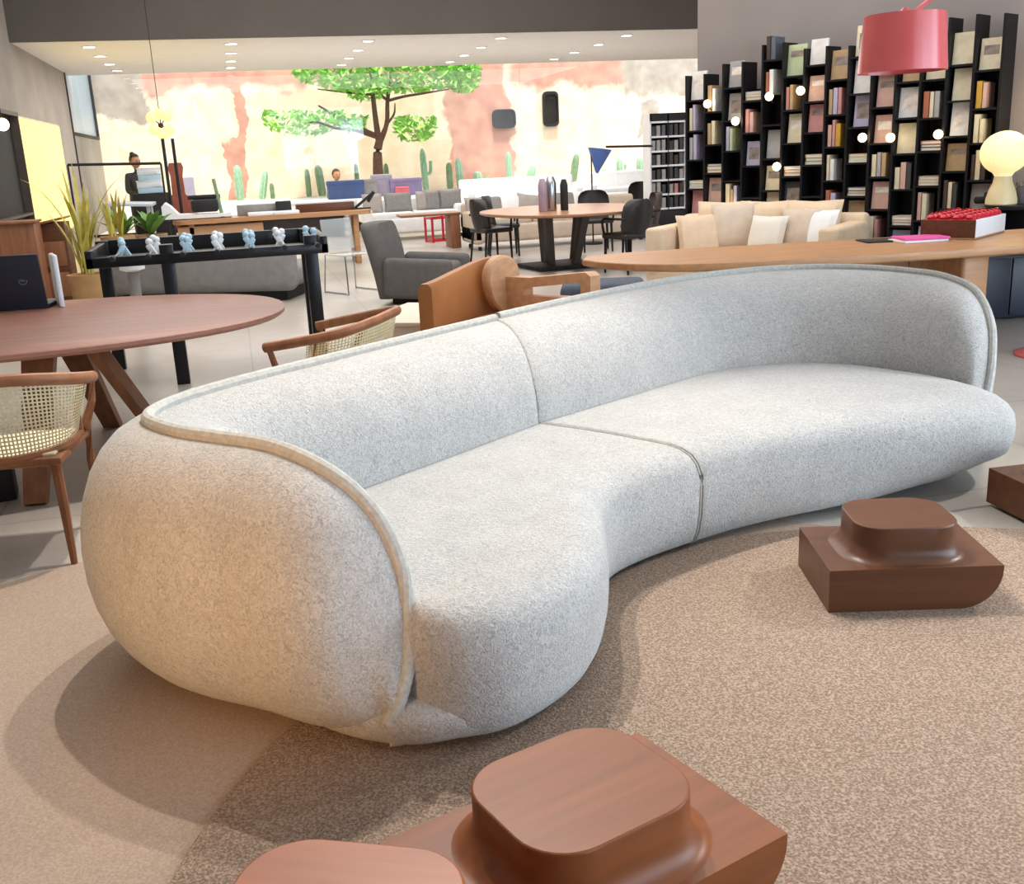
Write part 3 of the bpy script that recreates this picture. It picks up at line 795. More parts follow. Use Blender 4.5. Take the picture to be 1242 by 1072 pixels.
# ottoman
tag(G().box((0, 0, .21), (.72, .55, .36), bev=.06, seg=4).box((0, 0, .015), (.5, .4, .03)).done('ottoman', NAVYC), 'slate blue upholstered ottoman on the floor between lounge chair and long table', 'ottoman', loc=(3.0, 8.45, 0), rz=-.35)

# ================================================================== LONG TABLE ON THE RIGHT
lt = thing('long_table', 'long honey oak table with a pointed oval end, right behind the sofa', 'table', (0, 0, 0))
front = cr([(2.40, 7.20), (2.48, 6.90), (2.70, 6.58), (3.05, 6.36), (3.6, 6.2), (4.4, 6.08), (5.2, 6.0), (6.2, 5.93)], 6)
back_ = cr([(6.5, 7.0), (5.6, 7.08), (4.65, 7.20), (3.9, 7.32), (3.2, 7.44), (2.75, 7.46), (2.5, 7.40)], 5)
poly = front + back_
cx_, cy_ = 4.3, 6.7
g = G(); g.loft([[Vector((cx_ + (x - cx_) * k, cy_ + (y - cy_) * k, z)) for x, y in poly] for k, z in ((.975, .665), (.995, .675), (1, .69), (1, .715), (.997, .72))], True, True); g.done('tabletop', OAK, lt, ang=30)
p_ = aty(1155, 320, 6.45)
G().box((p_.x, 6.5, .335), (.22, .62, .66), bev=.03, seg=3).done('leg', OAK, lt)
G().box((3.5, 6.85, .335), (.5, .10, .66), (0, 0, -.5), bev=.02).done('leg', OAK, lt)
G().box((4.0, 6.75, .55), (1.5, .06, .22), (0, 0, -.1), bev=.02).done('stretcher', OAK, lt)
# dark cabinet under/behind
cb = thing('cabinet', 'low dark navy cabinet on the floor under the right end of the oak table', 'cabinet', (5.72, 7.3, 0), -.15)
G().box((0, 0, .27), (1.6, .5, .5), bev=.01).done('body', mat('dark_navy_lacquer', '#1d2130', .4, var=.1), cb)
for k in range(3): G().box((-.52 + .52 * k, -.255, .27), (.50, .015, .46), bev=.004).done('door', mat('dark_navy_lacquer', '#1d2130', .4), cb)
# books on the table
for i, (dx, dz, m_, lab) in enumerate(((0, 0, mat('white_paper', '#efe6e6', .6, var=.03), 'white-edged large book at the bottom of the flat pair on the oak table'), (.02, .018, PINK, 'bright pink large book lying on top of the flat pair on the oak table'))):
    p_ = atz(1108, 292, .72)
    tag(G().box((0, 0, .008), (.34, .25, .016), bev=.002).done('book', m_), lab, 'book', loc=(p_.x + dx, p_.y - .05, .7215 + dz), rz=-.1 - .1 * i)
p_ = atz(1060, 292, .72)
tag(G().box((0, 0, .005), (.30, .24, .01), bev=.002).done('magazine', BLACKM), 'thin black magazine lying flat beside the pink book on the oak table', 'magazine', loc=(p_.x + .02, p_.y - .06, .7215), rz=-.2)
# wooden display box holding red capsules
p_ = atz(1182, 291, .72) + Matrix.Rotation(math.radians(33), 3, 'Z') @ Vector((.33, .20, 0))
bxm = thing('display_box', 'open wooden box with clear side, filled with rows of red glass vessels, on oak table', 'box', (p_.x, p_.y, .722), math.radians(33))
G().box((0, 0, .008), (.66, .40, .016), bev=.003).done('base', OAK, bxm)
G().box((-.325, 0, .075), (.014, .40, .13), bev=.003).done('side_panel', WALNUT, bxm)
G().box((0, .195, .075), (.66, .012, .13), bev=.003).done('back_panel', WALNUT, bxm)
G().box((0, -.195, .075), (.66, .01, .13), bev=.003).done('front_panel', WHITE, bxm)
G().box((.325, 0, .075), (.01, .40, .13), bev=.003).done('side_panel', WHITE, bxm)
G().box((0, 0, .125), (.63, .38, .03), bev=.004).done('red_liner', REDC, bxm)
for i in range(7):
    for j in range(4):
        G().lathe([(.0, -.02), (.032, -.015), (.036, .005), (.024, .02), (.012, .026), (.014, .034), (.008, .036)], (-.275 + .0917 * i, -.145 + .096 * j, .152), 10).done('red_vessel', REDC, bxm)

# ================================================================== RED ARC FLOOR LAMP
lp = thing('arc_floor_lamp', 'red floor lamp with drum shade on a long curved arm, behind the sofa', 'lamp', (0, 0, 0))
G().lathe([(.27, 0), (.27, .012), (.25, .018), (.03, .022), (.02, .05)], (5.29, 5.74, .0), 40).done('base', RED, lp)
arm = cr([(5.29, 5.74, .02), (5.34, 5.69, .8), (5.25, 5.63, 1.5), (4.98, 5.53, 1.98), (4.62, 5.40, 2.26), (4.22, 5.26, 2.345), (3.86, 5.14, 2.26), (3.58, 5.04, 2.13), (3.49, 5.01, 2.06)], 8)
G().tube(arm, .013, 8).done('arm', RED, lp)
g = G(); g.loft([[Vector((3.455 + r * math.cos(2 * PI * k / 48), 5.0 + r * math.sin(2 * PI * k / 48), z)) for k in range(48)] for r, z in ((.216, 1.805), (.225, 1.805), (.202, 2.085), (.195, 2.085))], True)
vs = [v for v in g.bm.verts if v.co.z > 2.05 and abs((v.co.xy - Vector((3.455, 5.0))).length - .195) < .003]
vs.sort(key=lambda v: math.atan2(v.co.y - 5.0, v.co.x - 3.455)); g.bm.faces.new(vs)
g.bm.faces.ensure_lookup_table()
g.done('lamp_shade', RED, lp, ang=40)
G().lathe([(.02, 2.03), (.03, 2.06), (.03, 2.1), (.012, 2.12)], (3.455, 5.0, 0), 14).done('lamp_holder', RED, lp)
G().ball((3.455, 5.0, 1.95), .045).done('bulb', mat('frosted_bulb', '#fff2dc', .4, emit=2.0), lp)

# ================================================================== CREAM SOFA IN FRONT OF THE BOOKCASE
a_, b_ = Vector((4.62, 10.0, 0)), Vector((5.55, 8.95, 0))
dv = (b_ - a_); ang = math.atan2(dv.y, dv.x); L_ = dv.length
cs = thing('cream_sofa', 'cream sofa with loose cushions standing before the black bookcase', 'sofa', (a_ + dv / 2)[:], ang)
G().box((0, -.25, .24), (L_ + .5, 1.0, .22), bev=.04, seg=3).done('base', CREAMC, cs)
G().box((0, .2, .50), (L_ + .5, .2, .56), bev=.05, seg=3).done('backrest', CREAMC, cs)
G().box((-L_ / 2 - .16, -.25, .46), (.2, 1.0, .5), bev=.04, seg=3).done('armrest', CREAMC, cs)
G().box((L_ / 2 + .16, -.25, .46), (.2, 1.0, .5), bev=.04, seg=3).done('armrest', CREAMC, cs)
for k in range(3):
    G().box((-L_ / 3 + k * L_ / 3, -.3, .40), (L_ / 3 + .05, .85, .15), bev=.05, seg=3).done('seat_cushion', CREAMC, cs)
    G().cushion((-L_ / 3 + k * L_ / 3, .02, .66), (L_ / 3 + .1, .26, .52), (-.22, 0, 0)).done('back_cushion', CREAMC, cs)
for i, (x, y, z, s_, r, m_, lab) in enumerate(((-L_ / 2 + .14, -.34, .60, .44, .7, CREAMC, 'square cream scatter cushion leaning in the far arm corner of the cream sofa'),
        (-L_ / 2 + .42, -.14, .68, .46, .3, SANDC, 'sand coloured scatter cushion, second along the cream sofa, with a shadowed edge'),
        (.12, -.28, .60, .40, -.2, mat('oat_cloth', '#dcd4c8', .9, var=.05), 'small off-white scatter cushion lying low in the middle of the cream sofa'),
        (.42, -.18, .64, .44, -.1, SANDC, 'creased beige scatter cushion beside the off-white one on the cream sofa'),
        (L_ / 2 - .12, -.2, .64, .42, -.4, WHITEC, 'white scatter cushion at the near arm of the cream sofa'))):
    R_ = Matrix.Rotation(ang, 4, 'Z'); p_ = R_ @ Vector((x, y, z)) + (a_ + dv / 2)
    o = G().cushion((0, 0, 0), (s_, .17, s_), (-.35, 0, 0)).done('scatter_cushion', m_)
    tag(o, lab, 'cushion', 'scatter cushions on the cream sofa', p_[:], ang + r)

# ================================================================== BLACK BOOKCASE
bk = thing('bookcase', 'tall staggered black bookcase filled with books and small lamps along the grey wall', 'bookcase', SH0[:], SHR)
PAL = [('cream', '#ddd0b0'), ('pinkish beige', '#cfa796'), ('white', '#e6e2dc'), ('mustard', '#c99a3a'), ('pale green', '#b9c49a'), ('light grey', '#a9a5a2'), ('lavender', '#b7b0c6'), ('terracotta', '#b0674a'),
       ('dark brown', '#4a3a32'), ('charcoal', '#3f3d3f'), ('tan', '#b99a72'), ('dusty pink', '#c78b86'), ('slate', '#5d636e')]
BM = {n_: mat('book_' + n_.replace(' ', '_'), h_, .55, var=.18, vs=7) for n_, h_ in PAL}
PAGES = mat('paper_edges', '#dcd3c2', .8, var=.06)
PRINT = mat('printed_panel', '#8a7d74', .6, var=.5, vs=14)
PRINT2 = mat('printed_panel_light', '#e3d8cc', .6, var=.3, vs=14)
def book(w, h, d, cover, pr=None):
    # upright book: boards and spine (0), page block (1), printed panel on the front board (2)
    g = G(); t_ = .004
    g.box((0, -d / 2 + t_ / 2, h / 2), (w, t_, h)); g.box((0, d / 2 - t_ / 2, h / 2), (w, t_, h)); g.box((-w / 2 + t_ / 2, 0, h / 2), (t_, d, h))
    n0 = len(g.bm.faces)
    g.box((.003, 0, h / 2), (w - .01, d - 2 * t_, h - .01)); g.bm.faces.ensure_lookup_table()
    for f in g.bm.faces[n0:]: f.material_index = 1
    if pr:
        n1 = len(g.bm.faces); g.box((.0, -d / 2 - .0005, h * pr[0]), (w * .7, .001, h * pr[1])); g.bm.faces.ensure_lookup_table()
        for f in g.bm.faces[n1:]: f.material_index = 2
    return g.done('book', [BM[cover], PAGES, random.choice((PRINT, PRINT2))], flat=True)
ORD = ['first', 'second', 'third', 'fourth', 'fifth', 'sixth', 'seventh', 'eighth', 'ninth', 'tenth', 'eleventh', 'twelfth', 'thirteenth', 'fourteenth', 'fifteenth']
NC, CW, RH = 14, .238, .325
BMAT = mat('black_shelf_lacquer', '#111114', .45, var=.15, spec=.3)
tops = [2.30, 2.26, 2.38, 2.24, 2.52, 2.30, 2.44, 2.36, 2.42, 2.30, 2.22, 2.40, 2.56, 2.44]
phase = [.05, .20, .12, .27, .02, .17, .24, .08, .22, .13, .28, .04, .16, .10]
RM = Matrix.Translation(SH0) @ Matrix.Rotation(SHR, 4, 'Z')
bulbspots = []
for i in range(NC + 1):
    x = i * CW; h = tops[min(i, NC - 1)] if i == NC else max(tops[i], tops[i - 1] if i else 0) - .10
    G().box((x, 0, h / 2), (.022, .26, h)).done('upright', BMAT, bk, flat=True)
PRs = ((.62, .3), (.5, .5), (.7, .2), None)
for i in range(NC):
    z = phase[i] + .02; k = 0
    xc = (i + .5) * CW
    G().box((xc, .125, tops[i] / 2 - .1), (CW, .012, tops[i] - .25)).done('back_panel', BMAT, bk, flat=True)
    while z < tops[i] - .2:
        dy = 0
        G().box((xc, 0, z), (CW - .03, .26, .018)).done('shelf_board', BMAT, bk, flat=True)
        zb = z + .0095
        r = random.random(); where = '%s shelf up, %s bay along' % (ORD[k], ORD[i])
        def put(o, lx, ly, lz, rx=0, lab='', rz=0, ry=0):
            p = RM @ Vector((lx, ly, lz)); o.location = p
            o.rotation_euler = (Matrix.Rotation(SHR + rz, 3, 'Z') @ Matrix.Rotation(ry, 3, 'Y') @ Matrix.Rotation(rx, 3, 'X')).to_euler()
            o['label'] = lab; o['category'] = 'book'; o['group'] = 'books on the black bookcase'
        light_w = ['cream', 'pinkish beige', 'white', 'tan', 'light grey', 'dusty pink', 'pale green', 'lavender', 'mustard', 'terracotta', 'slate', 'dark brown', 'charcoal']
        wts = [9, 8, 7, 6, 5, 5, 3, 3, 2.5, 2.5, 2, 3, 3]
        colr = lambda: random.choices(light_w, wts)[0]
        if r < .54:       # face-out book leaning back
            c_ = colr(); h_ = random.uniform(.24, .30); w_ = random.uniform(.17, .205)
            put(book(w_, h_, .022, c_, random.choice(PRs)), xc + random.uniform(-.01, .01), -.06, zb, -.10, '%s book facing out, %s' % (c_, where))
        elif r < .82:     # spines
            n_ = random.choice((2, 3)); x_ = xc - .09
            for q in range(n_):
                c_ = colr(); th = random.uniform(.03, .055); h_ = random.uniform(.2, .27)
                put(book(.17, h_, th, c_), x_ + th / 2, -.02, zb, 0, '%s book spine, %s in row, %s' % (c_, ORD[q], where), PI / 2)
                x_ += th + .006
        elif r < .94:     # flat stack
            zz = zb
            for q in range(3):
                c_ = colr(); th = random.uniform(.022, .035)
                o = book(.19, .17, th, c_)
                put(o, xc, -.1, zz + th / 2, -PI / 2, '%s flat book, %s in stack, %s' % (c_, ORD[q], where)); o.location = RM @ Vector((xc, .085 - .0, zz + th / 2)); zz += th + .001
                o.rotation_euler = (Matrix.Rotation(SHR, 3, 'Z') @ Matrix.Rotation(PI / 2, 3, 'X')).to_euler(); o.location = RM @ Vector((xc, .07, zz - th / 2))
        z += RH * random.uniform(.9, 1.05); k += 1
# clip-on globe lamps (photo points on the bookcase face)
BULB = mat('warm_globe', '#ffe3b0', .4, emit=7.0)
blist = [(858, 126, 'lowest-left pinkish book end'), (933, 117, ''), (971, 110, ''), (892, 147, ''), (942, 202, ''), (886, 250, ''), (1046, 167, ''), (1080, 167, ''), (1138, 163, ''), (910, 252, '')]
order = sorted(range(len(blist)), key=lambda q: blist[q][0])
fp = None
for rank, q in enumerate(order):
    px, py, _ = blist[q]
    d = _ray(px, py); p0 = SH0 + nrm * .19 - Vector((0, 0, CAMZ)); tt = (p0.dot(nrm)) / d.dot(nrm); p_ = Vector((0, 0, CAMZ)) + d * tt
    lab = 'lit globe clip lamp on the black bookcase, %s of ten counting from the white bookcase' % ORD[rank]
    if fp is None:
        fp = thing('clip_lamp', lab, 'lamp', p_[:], SHR, 'globe clip lamps on the black bookcase')
        G().ball((0, 0, 0), .042, u=14, v=9).done('globe', BULB, fp)
        G().tube([(0, .03, -.01), (0, .05, -.05), (0, .075, -.06)], .006, 6).done('neck', BLACKM, fp)
        G().cyl((0, .018, 0), (0, .036, 0), .018, .014, 10).done('socket', CHROME, fp)
    else: dup(fp, p_[:], SHR, lab)
# ================================================================== CONSOLE AND BALLOON LAMP
def on_face(px, py, off=.0):
    d = _ray(px, py); p0 = SH0 + nrm * off - Vector((0, 0, CAMZ)); tt = (p0.dot(nrm)) / d.dot(nrm); return Vector((0, 0, CAMZ)) + d * tt
p_ = on_face(1214, 247, .30)
cq = SH0 + u * 3.83 + nrm * .20
cn = thing('console', 'dark console standing behind the oak table under the balloon lamp', 'console', cq[:], SHR)
zc = p_.z - .01
G().box((0, 0, zc - .02), (.9, .40, .04), bev=.006).done('top', BLACK, cn)
for k in (-1, 1): G().box((k * .42, 0, (zc - .04) / 2), (.04, .38, zc - .04), bev=.004).done('side_panel', BLACK, cn)
G().box((0, .17, (zc - .04) / 2), (.8, .02, zc - .06)).done('back_panel', BLACK, cn)
bl_ = thing('balloon_lamp', 'glowing pleated globe lamp on a waisted cream base, at right by the grey wall', 'lamp', (p_.x, p_.y, zc + .001))
GLOW = mat('lit_paper', '#ffe9a8', .6, var=.08, vs=5, emit=.62)
s_ = 1 / 128.0
nseg = 64
g = G(); pr = [(.07, .30), (.085, .33), (.13, .38), (.175, .44), (.198, .50), (.205, .555), (.195, .61), (.165, .65), (.11, .675), (.04, .683), (.002, .684)]
pr = [(.07, .30), (.08, .325)] + [(.198 * math.sin(math.radians(a_)), .54 - .225 * math.cos(math.radians(a_))) for a_ in range(28, 180, 8)] + [(.002, .766)]
g.loft([[Vector((r * (1 + (.012 if k % 2 else -.012)) * math.cos(2 * PI * k / nseg), r * (1 + (.012 if k % 2 else -.012)) * math.sin(2 * PI * k / nseg), z * .81)) for k in range(nseg)] for r, z in pr], True, True)
g.done('lamp_shade', GLOW, bl_, ang=20)
G().lathe([(.12, 0), (.13, .01), (.128, .05), (.11, .12), (.08, .19), (.07, .245)], n=32).done('base', mat('cream_ceramic', '#e6cf9f', .4, var=.05), bl_)
pd = bpy.data.lights.new('balloon_lamp_light', 'POINT'); pd.energy = 7; pd.color = (1, .76, .45); pd.shadow_soft_size = .12
po = bpy.data.objects.new('balloon_lamp_light', pd); C.objects.link(po); po.location = Vector((p_.x, p_.y, zc + .78)) + u * .12 - nrm * .05
q_ = on_face(1240, 246, .12)
jr = thing('glass_jar', 'glass jar with dark contents standing right of the balloon lamp', 'jar', (q_.x, q_.y, zc + .001))
G().lathe([(.055, 0), (.06, .01), (.06, .13), (.05, .15)], n=20).done('jar_body', mat('smoky_glass', '#6d6a68', .15, var=.1), jr)
G().lathe([(.062, .15), (.062, .18), (.0, .185)], n=20).done('lid', CHROME, jr)
q_ = on_face(1191, 248, .14)
tag(G().box((0, 0, .03), (.14, .1, .06), (0, 0, .4), bev=.02).box((.04, 0, .075), (.05, .05, .05), bev=.015).done('camera_case', BLACKM), 'small black object lying left of the balloon lamp base', 'ornament', loc=(q_.x, q_.y, zc + .001), rz=SHR)

# ================================================================== DINING TABLE AND CHAIRS
dt = thing('dining_table', 'round brown wooden dining table on dark splayed legs, ringed by black chairs', 'table', (4.15, 13.1, 0), math.radians(8))
g = G(); e_ = ellipse(1.05, 1.25, 56, 2.3)
g.loft([[Vector((x * k, y * k, z)) for x, y in e_] for k, z in ((.97, .71), (1, .725), (1, .745), (.995, .75))], True, True); g.done('tabletop', wood('table_brown', '#a6795a', .3, .12), dt)
for a, b in (((-.3, -.1, .71), (-.22, .0, .03)), ((.2, -.2, .71), (.08, -.1, .03)), ((-.1, .5, .71), (-.1, .45, .03)), ((.4, .4, .71), (.3, .4, .03))):
    plank(G(), a, b, .12, .09, .07, (1, .2, 0)).done('leg', BROWNL, dt)
G().box((-.05, .1, .025), (.9, .8, .05), bev=.01).done('base', BLACKM, dt)
for i, (dx, dy, h_, r_, m_, lab) in enumerate(((-.0, -.02, .42, .07, CHROME, 'tall silver cylinder vase on the round dining table'), (.15, -.10, .38, .05, BLACKM, 'dark cylinder vase on the round dining table'), (-.14, -.12, .40, .055, mat('mauve_glaze', '#a08a96', .3), 'mauve grey vase on the round dining table'))):
    p_ = aty(668, 247, 12.9)
    tag(G().lathe([(r_ * .9, 0), (r_, .01), (r_, h_ * .8), (r_ * .8, h_ * .9), (r_ * .55, h_), (r_ * .45, h_)], n=18).done('vase', m_), lab, 'vase', 'vases on the dining table', loc=(p_.x + dx, p_.y + dy, .7515))
def dchair(loc, rz, label, m=LEATHB, rnd=.12, proto=None):
    t = thing('dining_chair', label, 'chair', loc, rz, 'dark chairs round the dining table')
    G().box((0, 0, .45), (.48, .46, .07), bev=.03, seg=3).done('seat', m, t)
    g = G(); w_ = .46
    rings = []
    for z, y, w_, in ((.46, -.2, .42), (.56, -.225, .46), (.7, -.25, .48), (.8, -.265, .45), (.86, -.272, .36), (.885, -.275, .22)):
        ring = []
        for k in range(9):
            a = -1 + 2 * k / 8; ring.append(Vector((a * w_ / 2, y + .09 * a * a, z)))
        rings.append(ring + [v + Vector((0, -.035, 0)) for v in ring[::-1]])
    g.loft(rings, True, True); g.done('backrest', m, t, ang=50)
    for sx in (-1, 1):
        G().tube([(sx * .2, .19, .42), (sx * .21, .2, 0)], [.02, .014], 8).done('leg', BLACKM, t)
        G().tube([(sx * .2, -.19, .42), (sx * .22, -.24, 0)], [.02, .014], 8).done('leg', BLACKM, t)
        G().tube(cr([(sx * .22, -.22, .66), (sx * .27, -.02, .66), (sx * .26, .17, .64), (sx * .22, .19, .45)], 4), .016, 8).done('armrest', BLACKM, t)
    return t
p1 = atz(600, 318, 0)
c0 = dchair((p1.x, p1.y + .1, 0), math.radians(-75), 'black leather chair nearest the cognac lounge chair, left side of dining table')
dup(c0, (3.85, 15.2, 0), math.radians(-100), 'black chair behind the left side of the dining table, partly hidden by the nearer one')
dup(c0, (4.62, 12.05, 0), math.radians(20), 'dark chair at the near right edge of the dining table with its low arms showing')
p1 = atz(700, 300, 0); dup(c0, (5.2, 14.9, 0), math.radians(170), 'black chair with wide backrest behind the dining table')
c5 = dchair((5.25, 13.25, 0), math.radians(80), 'dark brown leather chair at the right end of the dining table', BROWNL)
p1 = atz(777, 283, 0); dup(c0, (p1.x + .05, p1.y, 0), math.radians(165), 'black shell chair with round back by the white bookcase')

# ================================================================== WHITE BOOKCASE
p1 = atz(790, 287, 0); p2 = aty(832, 284, p1.y)
wdt = p2.x - p1.x; hh = aty(808, 137, p1.y).z
wb = thing('white_bookcase', 'narrow white bookcase with dark binders in six rows, left of the black bookcase', 'bookcase', (p1.x, p1.y, 0))
for k in range(3): G().box((wdt * k / 2, .15, hh / 2), (.03 if k != 1 else .02, .3, hh)).done('upright', WHITE if k != 1 else BLACKM, wb)
for k in range(7):
    z = .45 + (hh - .45 - .14) * k / 6
    G().box((wdt / 2, .15, z), (wdt, .3, .03)).done('shelf_board', WHITE, wb)
G().box((wdt / 2, .15, hh - .06), (wdt + .02, .3, .12)).done('top_box', BLACKM, wb)
G().box((wdt / 2, .13, .21), (wdt + .04, .3, .42), bev=.01).done('base_cabinet', BLACKM, wb)
G().box((wdt / 2, .295, hh / 2), (wdt, .012, hh - .02)).done('back_panel', mat('dark_grey_board', '#4f4c4b', .8), wb)  # back board in plain dark grey
for k in range(6):
    z = .45 + (hh - .59) * k / 6 + .016
    for c2 in range(2):
        for q in range(3):
            c_ = random.choice(['charcoal', 'charcoal', 'dark brown', 'light grey', 'dusty pink' if k < 2 else 'slate'])
            h_ = (hh - .59) / 6 * random.uniform(.62, .85)
            o = book(.2, h_, .07, c_); o.name = 'binder'
            o.location = (p1.x + wdt * (.5 * c2 + .1 + .145 * q) , p1.y + .13, z); o.rotation_euler = (0, 0, PI / 2)
            tag(o, '%s binder, %s in %s bay, %s shelf up, white bookcase' % (c_, ORD[q], ('left', 'right')[c2], ORD[k]), 'binder', 'binders in the white bookcase')

# blue cone lamp on a horizontal arm
Y_ = 16.0
a0, a1, a2 = aty(735, 178, Y_), aty(791, 177, Y_), aty(716, 180, Y_)
bl2 = thing('blue_arm_lamp', 'blue pointed lampshade hanging from a black horizontal arm beside the white bookcase', 'lamp', (0, 0, 0))
G().tube([a1, a0], .018, 8).done('arm', BLACKM, bl2)
tip, tl, tr_ = aty(724, 210, Y_), aty(715, 187, Y_), aty(740, 174, Y_)
g = G(); mid = (tl + tr_) / 2; ax = (tip - mid).normalized(); rr = (tr_ - tl).length / 2
q = ax.to_track_quat('Z', 'Y').to_matrix().to_4x4()
g.lathe([(rr, 0), (rr * .96, .02), (.02, (tip - mid).length)], n=24)
bmesh.ops.transform(g.bm, matrix=Matrix.Translation(mid) @ q, verts=g.bm.verts)
g.done('lamp_shade', mat('blue_enamel', '#5b7dc6', .4, var=.06), bl2)
b0 = aty(717, 185, Y_); G().tube([b0, (b0.x, b0.y, 0.03)], .012, 8).done('post', BLACKM, bl2)
G().cyl((b0.x, b0.y, 0), (b0.x, b0.y, .03), .15, n=24).done('base', BLACKM, bl2)

# ================================================================== FAR SEATING
def sofa_block(name, label, cat, x0, x1, y, seat_z, back_z, m, depth=.9, n=3, arms=(1, 1), cushm=None, rz=0, ncush=0):
    t = thing(name, label, cat, ((x0 + x1) / 2, y, 0), rz)
    L = x1 - x0
    G().box((0, 0, seat_z / 2 + .06), (L, depth, seat_z - .12), bev=.05, seg=3).done('base', m, t)
    G().box((0, depth / 2 - .1, back_z / 2 + .05), (L, .2, back_z - .1), bev=.05, seg=3).done('backrest', m, t)
    for k in (-1, 1):
        if arms[(k + 1) // 2]: G().box((k * (L / 2 - .09), 0, seat_z / 2 + .15), (.18, depth, seat_z + .1), bev=.05, seg=3).done('armrest', m, t)
    for k in range(n):
        G().box((-L / 2 + L * (k + .5) / n, -.06, seat_z + .04), (L / n - .02, depth - .18, .13), bev=.04, seg=3).done('seat_cushion', m, t)
    for k in range(4): G().box(((-1, 1)[k % 2] * (L / 2 - .12), (-1, 1)[k // 2] * (depth / 2 - .1), .03), (.05, .05, .06)).done('leg', BLACKM, t)
    return t
a0 = aty(440, 262, 19.5); a1 = aty(566, 262, 19.5)
sofa_block('white_sofa', 'bright white sofa with grey cushions in the back row before the garden glass', 'sofa', a0.x, a1.x, 19.9, .40, .74, WHITEC, n=2)
gname = 'grey cushions on the bright white sofa'
for i, (px, w_, m_, lab) in enumerate(((452, 24, TAUPEC, 'grey cushion at the left end of the bright white sofa'), (483, 34, GREYC, 'wide white-framed grey cushion, second on the bright white sofa'), (513, 16, TAUPEC, 'narrow taupe cushion, third on the bright white sofa'), (524, 20, GREYC, 'grey cushion, fourth on the bright white sofa'), (547, 28, GREYC, 'pale grey cushion with raised corners, fifth on the bright white sofa'))):
    p_ = aty(px, 246, 19.85)
    o = G().cushion((0, 0, 0), (w_ / 62, .16, .38), (-.2, 0, 0)).done('cushion', m_); tag(o, lab, 'cushion', gname, (p_.x, 19.9 - .02 * (i % 2), .67), 0)
a0 = aty(562, 240, 22.5); a1 = aty(700, 236, 22.5)
sofa_block('white_sofa', 'long white sofa in the rear row below the cacti, behind the dining table', 'sofa', a0.x, a1.x, 22.5, .5, .95, WHITEC, n=3)
a0 = aty(705, 236, 23.4); a1 = aty(826, 234, 23.4)
sofa_block('white_sofa', 'white sofa at the far right before the garden glass, behind the blue lamp', 'sofa', a0.x, a1.x, 23.2, .5, .95, WHITEC, n=2)
a0 = aty(572, 290, 16.3); a1 = aty(722, 290, 16.3)
t = sofa_block('beige_sofa', 'beige low sofa with taupe back cushions behind the dining table', 'sofa', a0.x, a1.x + .9, 16.6, .40, .72, SANDC, n=3)
for i, px in enumerate((583, 602, 622, 645, 690, 712)):
    p_ = aty(px, 246, 16.5)
    o = G().cushion((0, 0, 0), (.42, .16, .36), (-.25, .2 if i == 3 else 0, 0)).done('cushion', (TAUPEC, GREYC, WHITEC)[i % 3])
    tag(o, '%s cushion, %s from the left on the beige sofa behind the dining table' % (('taupe', 'grey', 'white')[i % 3], ORD[i]), 'cushion', 'cushions on the beige sofa', (p_.x, 16.75, .64), 0)
# red frame stool and wood block table
p_ = atz(532, 293, 0)
rs = thing('red_stool', 'small open red metal stool on the floor before the white sofa', 'stool', (p_.x, p_.y, 0), .2)
for sx in (-1, 1):
    for sy in (-1, 1): G().box((sx * .17, sy * .17, .22), (.035, .035, .44)).done('leg', REDC, rs)
for z in (.03, .42):
    for k in (-1, 1): G().box((k * .17, 0, z), (.035, .34, .03)).done('rail', REDC, rs); G().box((0, k * .17, z), (.34, .035, .03)).done('rail', REDC, rs)
p_ = atz(552, 300, 0)
st_ = thing('side_table', 'brown wooden side table with slab leg between the white sofa and beige sofa', 'table', (p_.x, p_.y + .1, 0))
G().box((.0, 0, .27), (.16, .5, .54), bev=.01).done('leg', CHAIR_W, st_)
G().box((-.4, 0, .56), (1.0, .52, .04), bev=.01).done('top', CHAIR_W, st_)

# long desk
DY = 15.6
a0, a1 = aty(208, 263, DY), aty(452, 259, DY)
zt = a1.z * .5 + a0.z * .5
ld = thing('long_desk', 'long pale oak desk with rounded ends behind the football table', 'desk', ((a0.x + a1.x) / 2, DY + .35, 0))
Ld = a1.x - a0.x
g = G(); g.loft([[Vector((x, y, z)) for x, y in rrect(Ld, .8, .2, 6)] for z in (zt - .06, zt)], True, True); g.done('desktop', OAK, ld)
G().box((-Ld * .27, 0, zt - .2), (Ld * .42, .6, .22), bev=.02).done('drawer_unit', PALEOAK, ld)
G().box((Ld * .12, .3, zt - .24), (Ld * .5, .04, .34)).done('modesty_panel', BROWNL, ld)
for k in (-1, 1): G().box((k * (Ld / 2 - .25), 0, (zt - .06) / 2), (.08, .6, zt - .06), bev=.01).done('leg', OAK, ld)
# things on the desk (px centre, py base, width px, height px)
def desk_thing(name, px, w, h, d, m, label, cat, dy=0.0, bev=.01, build=None):
    p_ = aty(px, 262, DY + .3 + dy)
    g = G()
    if build: build(g, w, h, d)
    else: g.box((0, 0, h / 2), (w, d, h), bev=bev)
    return tag(g.done(name, m), label, cat, loc=(p_.x, DY + .3 + dy, zt + .001))
def wchair(g, w, h, d):
    # white moulded tray chair: side profile extruded across
    pr = [(-w / 2, .02), (-w / 2, .20), (-w / 2 + .05, .25), (-w / 2 + .12, .2), (-w / 2 + .22, .08), (w / 2 - .1, .06), (w / 2, .08), (w / 2, .02)]
    g.loft([[Vector((x, y, z)) for x, z in pr] for y in (-d / 2, d / 2)], True, True)
wc_ = desk_thing('display_tray', 240, .95, .3, .4, WHITE, 'white moulded tray with a raised left end on the long oak desk', 'tray', build=wchair)
